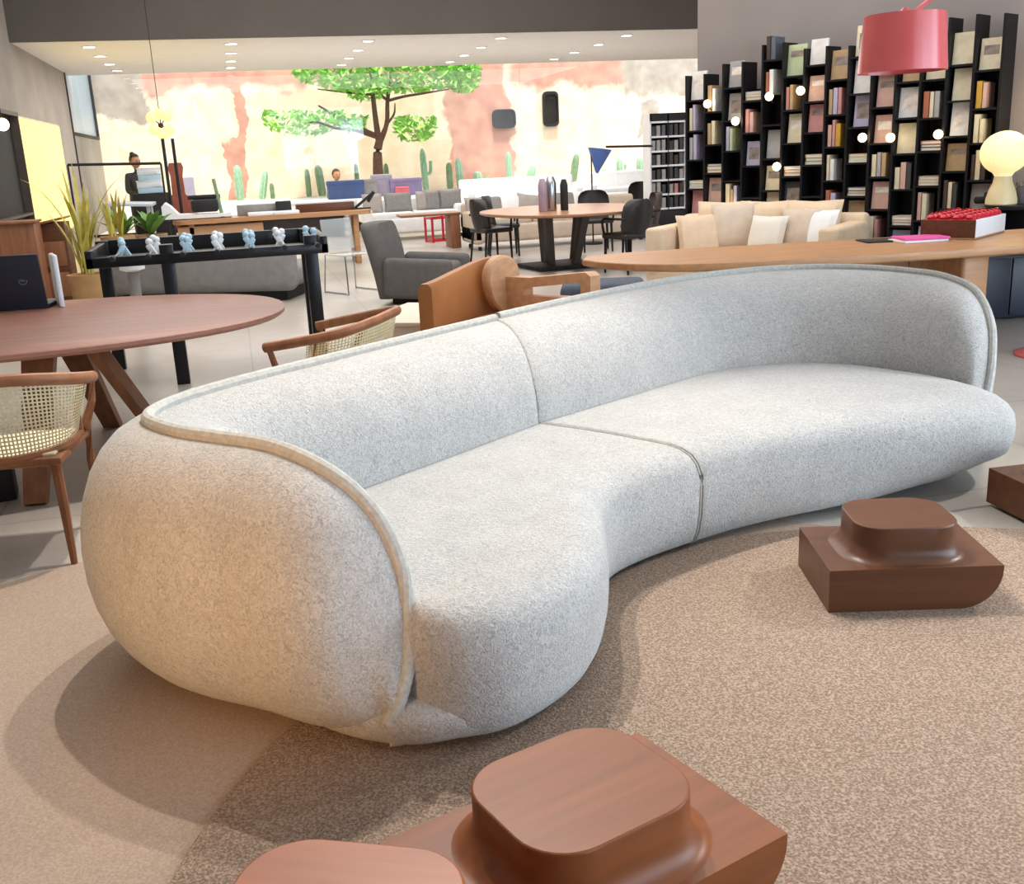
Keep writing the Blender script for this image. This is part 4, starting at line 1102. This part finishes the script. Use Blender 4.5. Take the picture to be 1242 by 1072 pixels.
desk_thing('typewriter', 250, .38, .30, .3, BLACKM, 'dark typewriter-like box in the white moulded tray on the desk', 'machine', dy=.0, build=lambda g, w, h, d: (g.box((0, 0, .18), (w, d, .18), bev=.04), g.box((0, .05, .30), (w * 1.05, .1, .06), bev=.02), g.cyl((-w * .6, .05, .3), (w * .6, .05, .3), .03)))
desk_thing('panel', 267, .05, .55, .2, CACTD, 'thin dark green upright panel beside the typewriter on the desk', 'panel', dy=.1, build=lambda g, w, h, d: g.box((0, 0, h / 2), (w, d, h), (0, -.12, 0), bev=.01))
desk_thing('book', 318, .40, .05, .25, WHITE, 'white flat book lying on the long oak desk, left of the black box', 'book', dy=-.15)
desk_thing('book', 348, .36, .05, .25, WHITE, 'white flat book lying on the long oak desk, under the black box', 'book', dy=-.18)
desk_thing('storage_tray', 320, .75, .15, .25, GREYC, 'grey shallow tray on the long oak desk', 'tray', dy=.15)
desk_thing('box', 345, .22, .18, .2, BLACKM, 'small black box on the long oak desk', 'box', dy=-.0)
desk_thing('tray', 395, .85, .12, .3, WALNUT, 'low brown wooden tray at the right half of the long oak desk', 'tray', dy=.12)
desk_thing('folding_lamp', 446, .3, .25, .1, BLACKM, 'black folding desk lamp at the right end of the long oak desk', 'lamp', build=lambda g, w, h, d: (g.tube([(-.18, 0, .02), (.12, 0, .24)], .02, 6), g.tube([(.12, 0, .24), (.02, 0, .1)], .025, 6), g.box((-.1, 0, .01), (.3, .12, .02))))
# shelving behind the desk with open laptop and boxes
bxs = [('laptop_box', 420, 241, 40, 20, BLUECL, 'dark blue box behind the seated person', 'box', 21.5), ('grey_box', 446, 240, 22, 20, GREYC, 'grey crate left of the striped boxes, in front of the tree', 'crate', 21.6),
       ('gift_box', 464, 238, 22, 24, mat('lilac_card', '#98919f', .6), 'lilac grey box under the tree trunk', 'box', 21.7), ('gift_box', 492, 234, 36, 19, mat('violet_card', '#83799c', .6), 'violet patterned box right of the tree trunk', 'box', 21.6), ('gift_box', 488, 237, 14, 10, mat('coral_card', '#d0616c', .6), 'coral red little box in front of the violet patterned box', 'box', 21.3)]
pl = thing('display_table', 'white display table with boxes on it in front of the tree', 'table', (0, 0, 0))
b0, b1 = aty(340, 243, 21.5), aty(515, 238, 21.5); zt2 = (b0.z + b1.z) / 2
G().box(((b0.x + b1.x) / 2, 21.6, zt2 - .03), (b1.x - b0.x, 1.2, .06), bev=.01).done('tabletop', WHITE, pl)
for sx in (0, 1):
    for sy in (-1, 1): G().box((b0.x + .1 + sx * (b1.x - b0.x - .2), 21.6 + sy * .5, (zt2 - .06) / 2), (.06, .06, zt2 - .06)).done('leg', WHITE, pl)
for nm, px, py, w_, h_, m_, lab, cat, Y_ in bxs:
    p_ = aty(px, py, Y_); sc_ = Y_ / 1200.0
    tag(G().box((0, 0, h_ * sc_ / 2), (w_ * sc_, .3, h_ * sc_), bev=.012).box((0, 0, h_ * sc_ * .86), (w_ * sc_ * 1.03, .31, h_ * sc_ * .2), bev=.01).done(nm, m_), lab, cat, loc=(p_.x, Y_, zt2 + .001))

# ================================================================== LEFT BACKGROUND
# yellow light panel on the concrete wall, dark niche with globe, wooden crates
yl = thing('light_panel', 'large glowing yellow light panel on the concrete wall', 'light panel', (-3.25, 0, 0))
G().box((.03, 20.75, 1.42), (.06, 4.6, 2.0), bev=.005).done('frame', mat('warm_white_metal', '#d8cfa6', .4), yl)
G().box((.066, 20.75, 1.42), (.012, 4.5, 1.92)).done('diffuser', mat('yellow_diffuser', '#ffe37e', .5, var=.05, vs=.6, emit=.95), yl)
ni = thing('dark_cabinet', 'tall dark open cabinet at the far left edge beside the yellow light panel', 'cabinet', (-3.245, 16.8, 0))
for y_ in (1.5, -1.5): G().box((.07, y_, 1.22), (.14, .06, 2.44)).done('side_panel', BROWNL, ni)
G().box((.07, 0, 2.41), (.14, 3.0, .06)).done('top', BROWNL, ni); G().box((.01, 0, 1.22), (.02, 3.0, 2.4)).done('back_panel', BLACKM, ni); G().box((.07, 0, .9), (.13, 2.94, .04)).done('shelf_board', BROWNL, ni)
p_ = aty(3, 151, 16.9)
gl = thing('globe_lamp', 'small lit globe hanging in the dark cabinet at the left edge', 'lamp', p_[:]); G().ball((0, 0, 0), .09).done('globe', BULB, gl); G().cyl((0, 0, .09), (0, 0, .3), .008, n=6).done('cord', BLACKM, gl)
for i, (x0, x1, y0, Y_, h_, lab) in enumerate(((-20, 41, 274, 12.0, .62, 'brown wooden crate on the floor left of the potted plants, behind the laptop'), (34, 78, 272, 12.6, .55, 'reddish wooden crate with slanted top beside the taller crate behind the laptop'))):
    a0, a1 = aty(x0, y0, Y_), aty(x1, y0, Y_)
    t = thing('wooden_crate', lab, 'crate', ((a0.x + a1.x) / 2, Y_ + .2, 0)); wd_ = a1.x - a0.x; ht = a0.z
    G().box((0, 0, ht / 2), (wd_, .4, ht), bev=.008).done('body', WALNUT if i else CHAIR_W, t)
    G().box((0, -.01, ht + .012), (wd_ + .04, .46, .024), (0, .0 if not i else -.18, 0), bev=.004).done('lid', CHAIR_W, t)
    for k in range(2): G().box((0, -.204, ht * (.3 + .35 * k)), (wd_ - .06, .01, ht * .28), bev=.003).done('drawer', CHAIR_W, t)
# rail
a0, a1 = aty(82, 200, 18.2), aty(195, 198, 18.2)
rl = thing('black_rail', 'thin black horizontal rail on two posts in front of the standing person', 'rail', (0, 0, 0))
G().tube([a0, a1], .022, 8).done('bar', BLACKM, rl)
for q in (a0, a1): G().tube([q, (q.x, q.y, 0)], .016, 8).done('post', BLACKM, rl)
# twin black posts lamp
for i, (px, lab) in enumerate(((197, 'slim black post stand left of the pair beneath the globe pendant'), (209, 'slim black post stand right of the pair beneath the globe pendant'))):
    q = aty(px, 168, 17.2 + .15 * i)
    t = thing('black_post', lab, 'stand', (q.x, q.y, 0)); G().cyl((0, 0, .02), (0, 0, q.z), .025, n=10).done('pole', BLACKM, t); G().cyl((0, 0, 0), (0, 0, .02), .075, n=20).done('base', BLACKM, t)
# globe pendant
q = aty(195, 152, 17.4); top = aty(190, 50, 17.4)
pn = thing('globe_pendant', 'hanging cluster pendant of amber globes on a thin cord', 'lamp', (q.x, q.y, q.z))
G().cyl((0, 0, .1), (0, 0, 5.6 - q.z), .006, n=6).done('cord', BLACKM, pn)
AMB = mat('amber_globe', '#ffd27a', .3, emit=1.6)
G().ball((0, 0, .0), .04).done('hub', BLACKM, pn)
for k, (x, z) in enumerate(((-.12, .12), (.11, .13), (-.1, -.06), (.12, -.07), (.0, .17), (.02, -.13))):
    G().ball((x, .05 * (-1) ** k, z), .085).done('globe', AMB, pn); G().tube([(0, 0, 0), (x, .05 * (-1) ** k, z)], .008, 6).done('arm', BLACKM, pn)
# brown high-back chair, trays, boxes
q = aty(217, 236, 19.4)
hb = thing('high_back_chair', 'reddish brown high-back chair with a narrow neck, left end of the long desk', 'chair', (q.x, q.y, 0))
g = G(); pr = [(-.2, .45), (.2, .45), (.22, .75), (.2, .95), (.11, 1.05), (.1, 1.35), (.13, 1.5), (.1, 1.58), (-.1, 1.58), (-.13, 1.5), (-.1, 1.35), (-.11, 1.05), (-.2, .95), (-.22, .75)]
g.loft([[Vector((x, y, z)) for x, z in pr] for y in (-.03, .03)], True, True); g.done('backrest', mat('red_brown_wood', '#96513f', .4, var=.15), hb)
G().box((0, -.25, .45), (.45, .5, .06), bev=.02).done('seat', BLACKM, hb)
for sx in (-1, 1):
    for sy in (-.45, -.03): G().cyl((sx * .19, sy, 0), (sx * .19, sy, .45), .022, n=8).done('leg', BLACKM, hb)
q = aty(228, 216, 20.2)
tag(G().box((0, 0, .55), (.2, .05, 1.5), bev=.01).box((0, 0, .0), (.4, .3, .04)).done('folding_screen', mat('pale_lilac_panel', '#d6d2ea', .5), None), 'pale lilac upright panel right behind the high-back chair', 'panel', loc=(q.x, q.y, .021))
wt = thing('work_table', 'light grey work table with sloping trays in front of the standing person', 'table', (0, 0, 0))
a0, a1 = aty(122, 240, 17.6), aty(186, 246, 17.6)
PT = mat('pale_grey_laminate', '#c9d3da', .4, var=.04)
zz = a1.z
G().box(((a0.x + a1.x) / 2, 17.8, zz), (a1.x - a0.x, .9, .05), (0, .06, 0), bev=.01).done('tabletop', PT, wt)
for k in (0, 1):
    for sy in (-.35, .35): G().cyl(((a0.x + .08, a1.x - .08)[k], 17.8 + sy, 0), ((a0.x + .08, a1.x - .08)[k], 17.8 + sy, zz), .025, n=8).done('leg', PT, wt)
for k in range(4):
    q = aty(184, 234, 18.75)
    tag(G().box((0, 0, .05), (.42 - .03 * k, .3, .10), bev=.01).box((0, 0, .095), (.44 - .03 * k, .31, .02), bev=.004).done('file_box', (PALEB, WHITE)[k % 2]), 'flat %s box, %s from the bottom of the stack beside the standing person' % (('pale blue', 'white')[k % 2], ORD[k]), 'box', 'stacked flat boxes', loc=(q.x, q.y, q.z + .102 * k), rz=.1 * (-1) ** k)
q = aty(184, 234, 18.75)
pdst = thing('pedestal', 'dark pedestal carrying the stack of flat boxes', 'pedestal', (q.x, q.y, 0)); G().box((0, 0, (q.z - .002) / 2), (.6, .34, q.z - .004), bev=.01).done('body', BLACKM, pdst); G().box((0, 0, .03), (.62, .36, .06)).done('foot', BLACKM, pdst)

# plants
def leafblade(g, base, az, lean, length, width, curl=.5, n=6, fold=.3):
    d = Vector((math.cos(az), math.sin(az), 0)); sd_ = Vector((-d.y, d.x, 0)); rings = []
    for i in range(n + 1):
        t_ = i / n; a = lean + curl * t_ * t_
        p = Vector(base) + d * (math.sin(lean) * length * t_ + curl * .35 * length * t_ * t_) + Vector((0, 0, math.cos(lean) * length * t_ - curl * .35 * length * t_ ** 3))
        w = width * (math.sin(PI * min(1, .12 + .88 * t_)) ** .8 if t_ < 1 else 0.02) + .002
        rings.append([p - sd_ * w / 2, p - Vector((0, 0, fold * w * .4)), p + sd_ * w / 2])
    g.loft(rings, False)
def plant(name, label, px, py, Y, kind, hpx, m, pot=True):
    q = aty(px, py, Y); sc_ = Y / 1215.0
    t = thing(name, label, 'plant', (q.x, q.y, 0)); hgt = hpx * sc_; z0 = 0.0
    ph = max(q.z, .28) if pot else 0
    if pot: G().lathe([(.13, 0), (.16, .02), (.2, ph * .8), (.21, ph), (.18, ph), (.17, ph - .04), (.0, ph - .045)], n=22).done('pot', TERRA, t)
    for k in range({'tall': 12, 'arch': 30}.get(kind, 16)):
        g = G()
        if kind == 'broad': leafblade(g, (0, 0, ph), k * 2.4 + random.random(), random.uniform(.15, .8), hgt * random.uniform(.75, 1.1), hgt * .26, .5)
        elif kind == 'arch': leafblade(g, (random.uniform(-.06, .06), random.uniform(-.06, .06), ph), k * 2.4 + random.random(), random.uniform(.02, .2), hgt * random.uniform(.5, 1.05), .034, random.uniform(.2, .8), 8)
        elif kind == 'tall': leafblade(g, (random.uniform(-.08, .08), random.uniform(-.08, .08), ph), k * 2.4, random.uniform(.03, .3), hgt * random.uniform(.6, 1.05), .05, .12)
        else: leafblade(g, (0, 0, ph), k * 2.4 + random.random(), random.uniform(.1, .6), hgt * random.uniform(.6, 1.05), .045, .7)
        g.done('leaf', m, t)
    return t
plant('potted_plant', 'arching yellow-green grass plant in clay pot before the yellow light panel', 107, 332, 11.45, 'arch', 135, LEAFY)
plant('potted_plant', 'low dark green plant in small pot right of the grass plant', 131, 335, 13.2, 'thin', 34, LEAF)
plant('potted_plant', 'broad-leaved bright green plant at the left end of the long desk', 184, 284, 15.2, 'broad', 36, LEAF)
plant('potted_plant', 'bushy green plant left of the broad-leaved one', 150, 286, 16.3, 'broad', 34, LEAF)
plant('potted_plant', 'tall yellow-green spiky plant in front of the standing person', 142, 286, 14.4, 'tall', 62, LEAFY)
q = atz(103, 352, 0)
tag(G().lathe([(.2, .0), (.22, .02), (.22, .1), (.15, .17), (.0, .18)], n=24).done('pouf', BROWNL), 'dark round low stool in front of the clay pots', 'stool', loc=(q.x, q.y - 3.0, 0))
q = aty(161, 330, 9.9)
sv = thing('silver_stand', 'grey post with white cap standing behind the football table', 'stand', (q.x, q.y, 0)); G().cyl((0, 0, 0), (0, 0, .62), .05, n=14).done('post', GREYC, sv); G().lathe([(.05, .62), (.11, .64), (.11, .7), (.06, .74), (.0, .75)], n=18).done('cap', WHITE, sv)

# ================================================================== GARDEN
def tube_tree():
    tr = thing('garden_tree', 'garden tree with flat bright green canopy in the court behind the glass', 'tree', (0, 0, 0))
    Yt = 28.2
    def q(px, py, dy=0): return aty(px, py, Yt + dy)
    base = q(459, 215); gz = Vector((base.x, base.y, 0))
    paths = [([gz, base, q(458, 185), q(460, 172)], [.26, .21, .17, .15]),
             ([q(460, 174), q(455, 140), q(451, 100), q(449, 60), q(446, 30)], [.13, .10, .08, .06, .04]),
             ([q(460, 174), q(469, 150), q(470, 122, .3), q(474, 90, .5), q(470, 50, .5)], [.12, .09, .08, .05, .03]),
             ([q(456, 166), q(430, 158), q(405, 155, -.4), q(385, 148, -.4), q(370, 150)], [.08, .06, .05, .04, .02]),
             ([q(456, 164), q(425, 150), q(398, 135, .3), q(386, 128, .4)], [.08, .06, .045, .03]),
             ([q(471, 122), q(490, 117), q(515, 113, -.4), q(545, 108, -.5)], [.06, .05, .04, .02]),
             ([q(471, 122), q(450, 108), q(425, 95, .5), q(412, 90, .6)], [.06, .05, .035, .02]),
             ([q(452, 115), q(420, 112), q(385, 108, -.3)], [.05, .035, .02]),
             ([q(460, 112), q(480, 102), q(496, 95, -.5)], [.045, .035, .02]),
             ([q(470, 150), q(478, 138), q(479, 125)], [.05, .04, .02])]
    for i, (p, r) in enumerate(paths):
        pts = cr([tuple(v) for v in p], 4); rr = [r[min(int(j / 4), len(r) - 1)] + (r[min(int(j / 4) + 1, len(r) - 1)] - r[min(int(j / 4), len(r) - 1)]) * ((j % 4) / 4) for j in range(len(pts))]
        G().tube(pts, [x * .68 for x in rr], 8).done('trunk' if i == 0 else 'branch', BARK, tr)
    g = G(); rnd = random.Random(3)
    regs = [((355, 70, 580, 112), 1700), ((360, 10, 590, 70), 1500), ((320, 135, 415, 165), 330), ((410, 140, 445, 160), 110), ((478, 142, 528, 172), 230), ((415, 100, 470, 122), 160), ((540, 80, 582, 112), 320)]
    for (x0, y0, x1, y1), n_ in regs:
        for _ in range(n_):
            uu = rnd.random(); vv = rnd.random() ** 1.2
            yy = y0 + (y1 - y0) * vv * (1 - .5 * (abs(uu - .5) * 2) ** 3)
            p = q(x0 + (x1 - x0) * uu, yy, rnd.uniform(-1.1, 1.1))
            s_ = rnd.uniform(.07, .15)
            M = Matrix.Translation(p) @ Euler((rnd.uniform(-.9, .9), rnd.uniform(-.9, .9), rnd.uniform(0, 6.3))).to_matrix().to_4x4()
            vs = [g.bm.verts.new(M @ Vector(v)) for v in ((-s_, 0, 0), (-.1 * s_, -.5 * s_, .1 * s_), (s_, 0, -.15 * s_), (-.1 * s_, .5 * s_, .1 * s_))]
            g.bm.faces.new((vs[0], vs[1], vs[2])); g.bm.faces.new((vs[0], vs[2], vs[3]))
    o = g.done('foliage', TREELEAF, tr, flat=True); o['kind'] = 'stuff'
tube_tree()
bed = thing('planting_bed', 'white low ledge of the planting bed along the foot of the patched wall', 'planter', (0, 0, 0))
b0, b1 = aty(230, 232, 28.8), aty(850, 222, 28.8); zb_ = .55
G().box((4.7, 29.4, zb_ / 2), (15.4, 1.2, zb_), bev=.03).done('ledge', mat('white_render', '#e8e6e1', .9, var=.03), bed)
G().box((4.7, 29.4, zb_ + .005), (15.1, 1.0, .03)).done('soil', mat('gravel_soil', '#cdbfae', .95, var=.2, vs=20), bed)
CA = [(291, 200, 235, 9, 0, CACT), (318, 207, 240, 8, -12, CACT), (331, 222, 240, 5, 0, CACTD), (375, 205, 237, 6, 0, CACTD), (391, 200, 235, 9, 4, CACTD), (434, 198, 230, 5, 0, CACTD), (470, 198, 228, 6, 0, CACTD), (517, 180, 232, 7, 2, CACT),
      (546, 197, 228, 7, 0, CACTD), (559, 192, 228, 8, 3, CACT), (580, 208, 228, 10, 0, CACT), (618, 184, 228, 7, 0, CACT), (642, 200, 228, 9, -14, CACT), (695, 187, 226, 8, -10, CACTD), (733, 205, 226, 6, 0, CACT), (752, 192, 226, 7, 0, CACT), (777, 190, 226, 9, 0, CACT)]
for i, (px, y0, y1, w_, tl_, m_) in enumerate(CA):
    Yc = 29.3; b = aty(px, y1, Yc); tpt = aty(px, y0, Yc); hgt = tpt.z - (zb_ + .02); r_ = w_ * Yc / 1250 / 2
    t = thing('column_cactus', 'columnar cactus by the patched wall, %s along the row counting from the concrete wall' % (ORD + ['sixteenth', 'seventeenth'])[i], 'cactus', (b.x, Yc, zb_ + .019), 0, 'cacti along the garden wall')
    g = G(); n_ = 16
    g.loft([[Vector((r_ * k * (1 + (.12 if j % 2 else -.12)) * math.cos(2 * PI * j / n_) + math.tan(math.radians(tl_)) * z * -1, r_ * k * (1 + (.12 if j % 2 else -.12)) * math.sin(2 * PI * j / n_), z)) for j in range(n_)] for k, z in ((.8, 0), (1, .1 * hgt), (1, .5 * hgt), (.95, .8 * hgt), (.7, .94 * hgt), (.25, hgt))], True, True)
    g.done('stem', m_, t)
    if i in (10, 7, 15): 
        g = G(); g.tube(cr([(0, 0, .4 * hgt), (r_ * 1.8, 0, .42 * hgt), (r_ * 2.2, 0, .7 * hgt)], 4), r_ * .55, 8); g.done('side_arm', m_, t)
# dark rounded mirrors on the wall
for i, (x0, y0, x1, y1, lab) in enumerate(((597, 133, 626, 155, 'dark landscape rounded frame on the patched garden wall'), (658, 111, 678, 153, 'dark portrait rounded frame on the patched garden wall'))):
    a, b = aty(x0, y0, 30.28), aty(x1, y1, 30.28); w_, h_ = b.x - a.x, a.z - b.z
    t = thing('wall_mirror', lab, 'mirror', ((a.x + b.x) / 2, 30.345, (a.z + b.z) / 2))
    g = G(); r_ = min(w_, h_) * .28
    o_ = rrect(w_, h_, r_, 6); i_ = rrect(w_ * .84, h_ * .84, r_ * .8, 6)
    g.loft([[Vector((x, y, z)) for x, z in p] for p, y in ((o_, 0), (o_, -.1), (i_, -.1), (i_, -.03))], True); g.done('frame', BLACKM, t)
    g = G(); g.loft([[Vector((x, y, z)) for x, z in i_] for y in (-.005, -.03)], True, True); g.done('mirror_glass', mat('dark_mirror', '#4d4744', .15, .6, var=.15), t)

# ================================================================== PEOPLE
def skin_body(name, pts, edges, m, parent):
    me = bpy.data.meshes.new(name); me.from_pydata([p[0] for p in pts], edges, [])
    o = bpy.data.objects.new(name, me); C.objects.link(o); o.parent = parent
    me.materials.append(m)
    md = o.modifiers.new('skin', 'SKIN'); md.use_smooth_shade = True
    for i, p in enumerate(pts):
        r = p[1]; me.skin_vertices[0].data[i].radius = r if isinstance(r, tuple) else (r, r)
    me.skin_vertices[0].data[0].use_root = True
    s_ = o.modifiers.new('sub', 'SUBSURF'); s_.levels = 1; s_.render_levels = 2
    return o
def head(par, z, x=0, y=0, hair='bun', rz=0):
    g = G(); g.ball((0, 0, 0), .1, (.78, .95, 1.15), 18, 12); g.box((0, -.1, -.012), (.022, .03, .04), bev=.008)
    for sx in (-1, 1): g.ball((sx * .08, .01, -.005), .022, (.4, .8, 1.2), 8, 6)
    o = g.done('head', SKIN, par); o.location = (x, y, z); o.rotation_euler = (0, 0, rz)
    g = G()
    for sx in (-1, 1): g.ball((sx * .03, -.088, .012), .011, u=8, v=6)
    e = g.done('eyes', BLACKM, o)
    g = G(); g.box((0, -.088, -.055), (.04, .012, .009), bev=.003); g.done('mouth', mat('lips', '#9a5a50', .5), o)
    g = G(); g.ball((0, .015, .025), .108, (.84, .96, 1.08), 18, 12)
    bmesh.ops.delete(g.bm, geom=[v for v in g.bm.verts if v.co.y < -.035 and v.co.z < .06], context='VERTS')
    if hair == 'bun': g.ball((0, .06, .12), .045)
    g.done('hair', HAIR, o)
    return o
def person(label, loc, rz, sit, shirt, trous, hair):
    t = thing('person', label, 'person', loc, rz)
    hz = .95 if not sit else .50
    k = hz - .95
    if sit: knees = [(-.11, -.42, .50), (.11, -.42, .50)]; feet = [(-.11, -.40, .08), (.11, -.40, .08)]; toes = [(-.11, -.55, .04), (.11, -.55, .04)]
    else: knees = [(-.1, -.02, .50), (.1, -.02, .50)]; feet = [(-.1, .02, .08), (.1, .02, .08)]; toes = [(-.1, -.13, .035), (.1, -.13, .035)]
    pts = [((0, 0, hz), (.16, .11)), ((0, -.01, 1.12 + k), (.14, .10)), ((0, -.02, 1.32 + k), (.17, .11)), ((0, -.03, 1.44 + k), (.09, .07)), ((0, -.035, 1.52 + k), .05),
           ((-.17, -.02, 1.40 + k), .055), ((-.24, -.06, 1.14 + k), .042), ((-.15, -.28, 1.05 + k), .033), ((-.11, -.36, 1.06 + k), .026),
           ((.17, -.02, 1.40 + k), .055), ((.24, -.08, 1.15 + k), .042), ((.15, -.3, 1.08 + k), .033), ((.11, -.38, 1.09 + k), .026),
           ((-.1, 0, hz - .06), .085), (knees[0], .06), (feet[0], .042), (toes[0], .035), ((.1, 0, hz - .06), .085), (knees[1], .06), (feet[1], .042), (toes[1], .035)]
    ed = [(0, 1), (1, 2), (2, 3), (3, 4), (2, 5), (5, 6), (6, 7), (7, 8), (2, 9), (9, 10), (10, 11), (11, 12), (0, 13), (13, 14), (14, 15), (15, 16), (0, 17), (17, 18), (18, 19), (19, 20)]
    b_ = skin_body('body', pts, ed, shirt, t)
    head(t, 1.63 + k, 0, -.05, hair)
    for sx, (hx, hy, h_z) in ((-1, (-.11, -.36, 1.06 + k)), (1, (.11, -.38, 1.09 + k))):
        hp = [((hx, hy, h_z), .024), ((hx, hy - .05, h_z), (.02, .032))]; he = [(0, 1)]
        for f in range(4):
            i0 = len(hp); off = (f - 1.5) * .018
            hp += [((hx + off, hy - .085, h_z), .009), ((hx + off, hy - .115 + .006 * abs(f - 1), h_z - .012), .008), ((hx + off, hy - .13 + .008 * abs(f - 1), h_z - .03), .007)]
            he += [(1, i0), (i0, i0 + 1), (i0 + 1, i0 + 2)]
        i0 = len(hp); hp += [((hx - sx * .035, hy - .05, h_z - .005), .01), ((hx - sx * .042, hy - .08, h_z - .015), .008)]; he += [(0, i0), (i0, i0 + 1)]
        skin_body('hand', hp, he, SKIN, t)
    return t
q = aty(162, 190, 19.0)
person('standing person in dark apron with hair up, working behind the grey trays', (q.x - .05, 19.45, .0), math.radians(40), False, DCLOTH, DCLOTH, 'bun')
q = aty(408, 212, 23.2)
person('seated person seen as a dark-haired head behind the white display table', (q.x, 23.4, .0), math.radians(20), True, BLUECL, DCLOTH, 'short')
pc = thing('office_stool', 'simple white stool under the seated person behind the display table', 'stool', (q.x, 23.4, 0)); G().cyl((0, 0, .36), (0, 0, .40), .2, n=20).done('seat', WHITE, pc)
for k in range(3): G().cyl((.05 * math.cos(k * 2.1), .05 * math.sin(k * 2.1), .36), (.2 * math.cos(k * 2.1), .2 * math.sin(k * 2.1), 0), .015, n=8).done('leg', CHROME, pc)
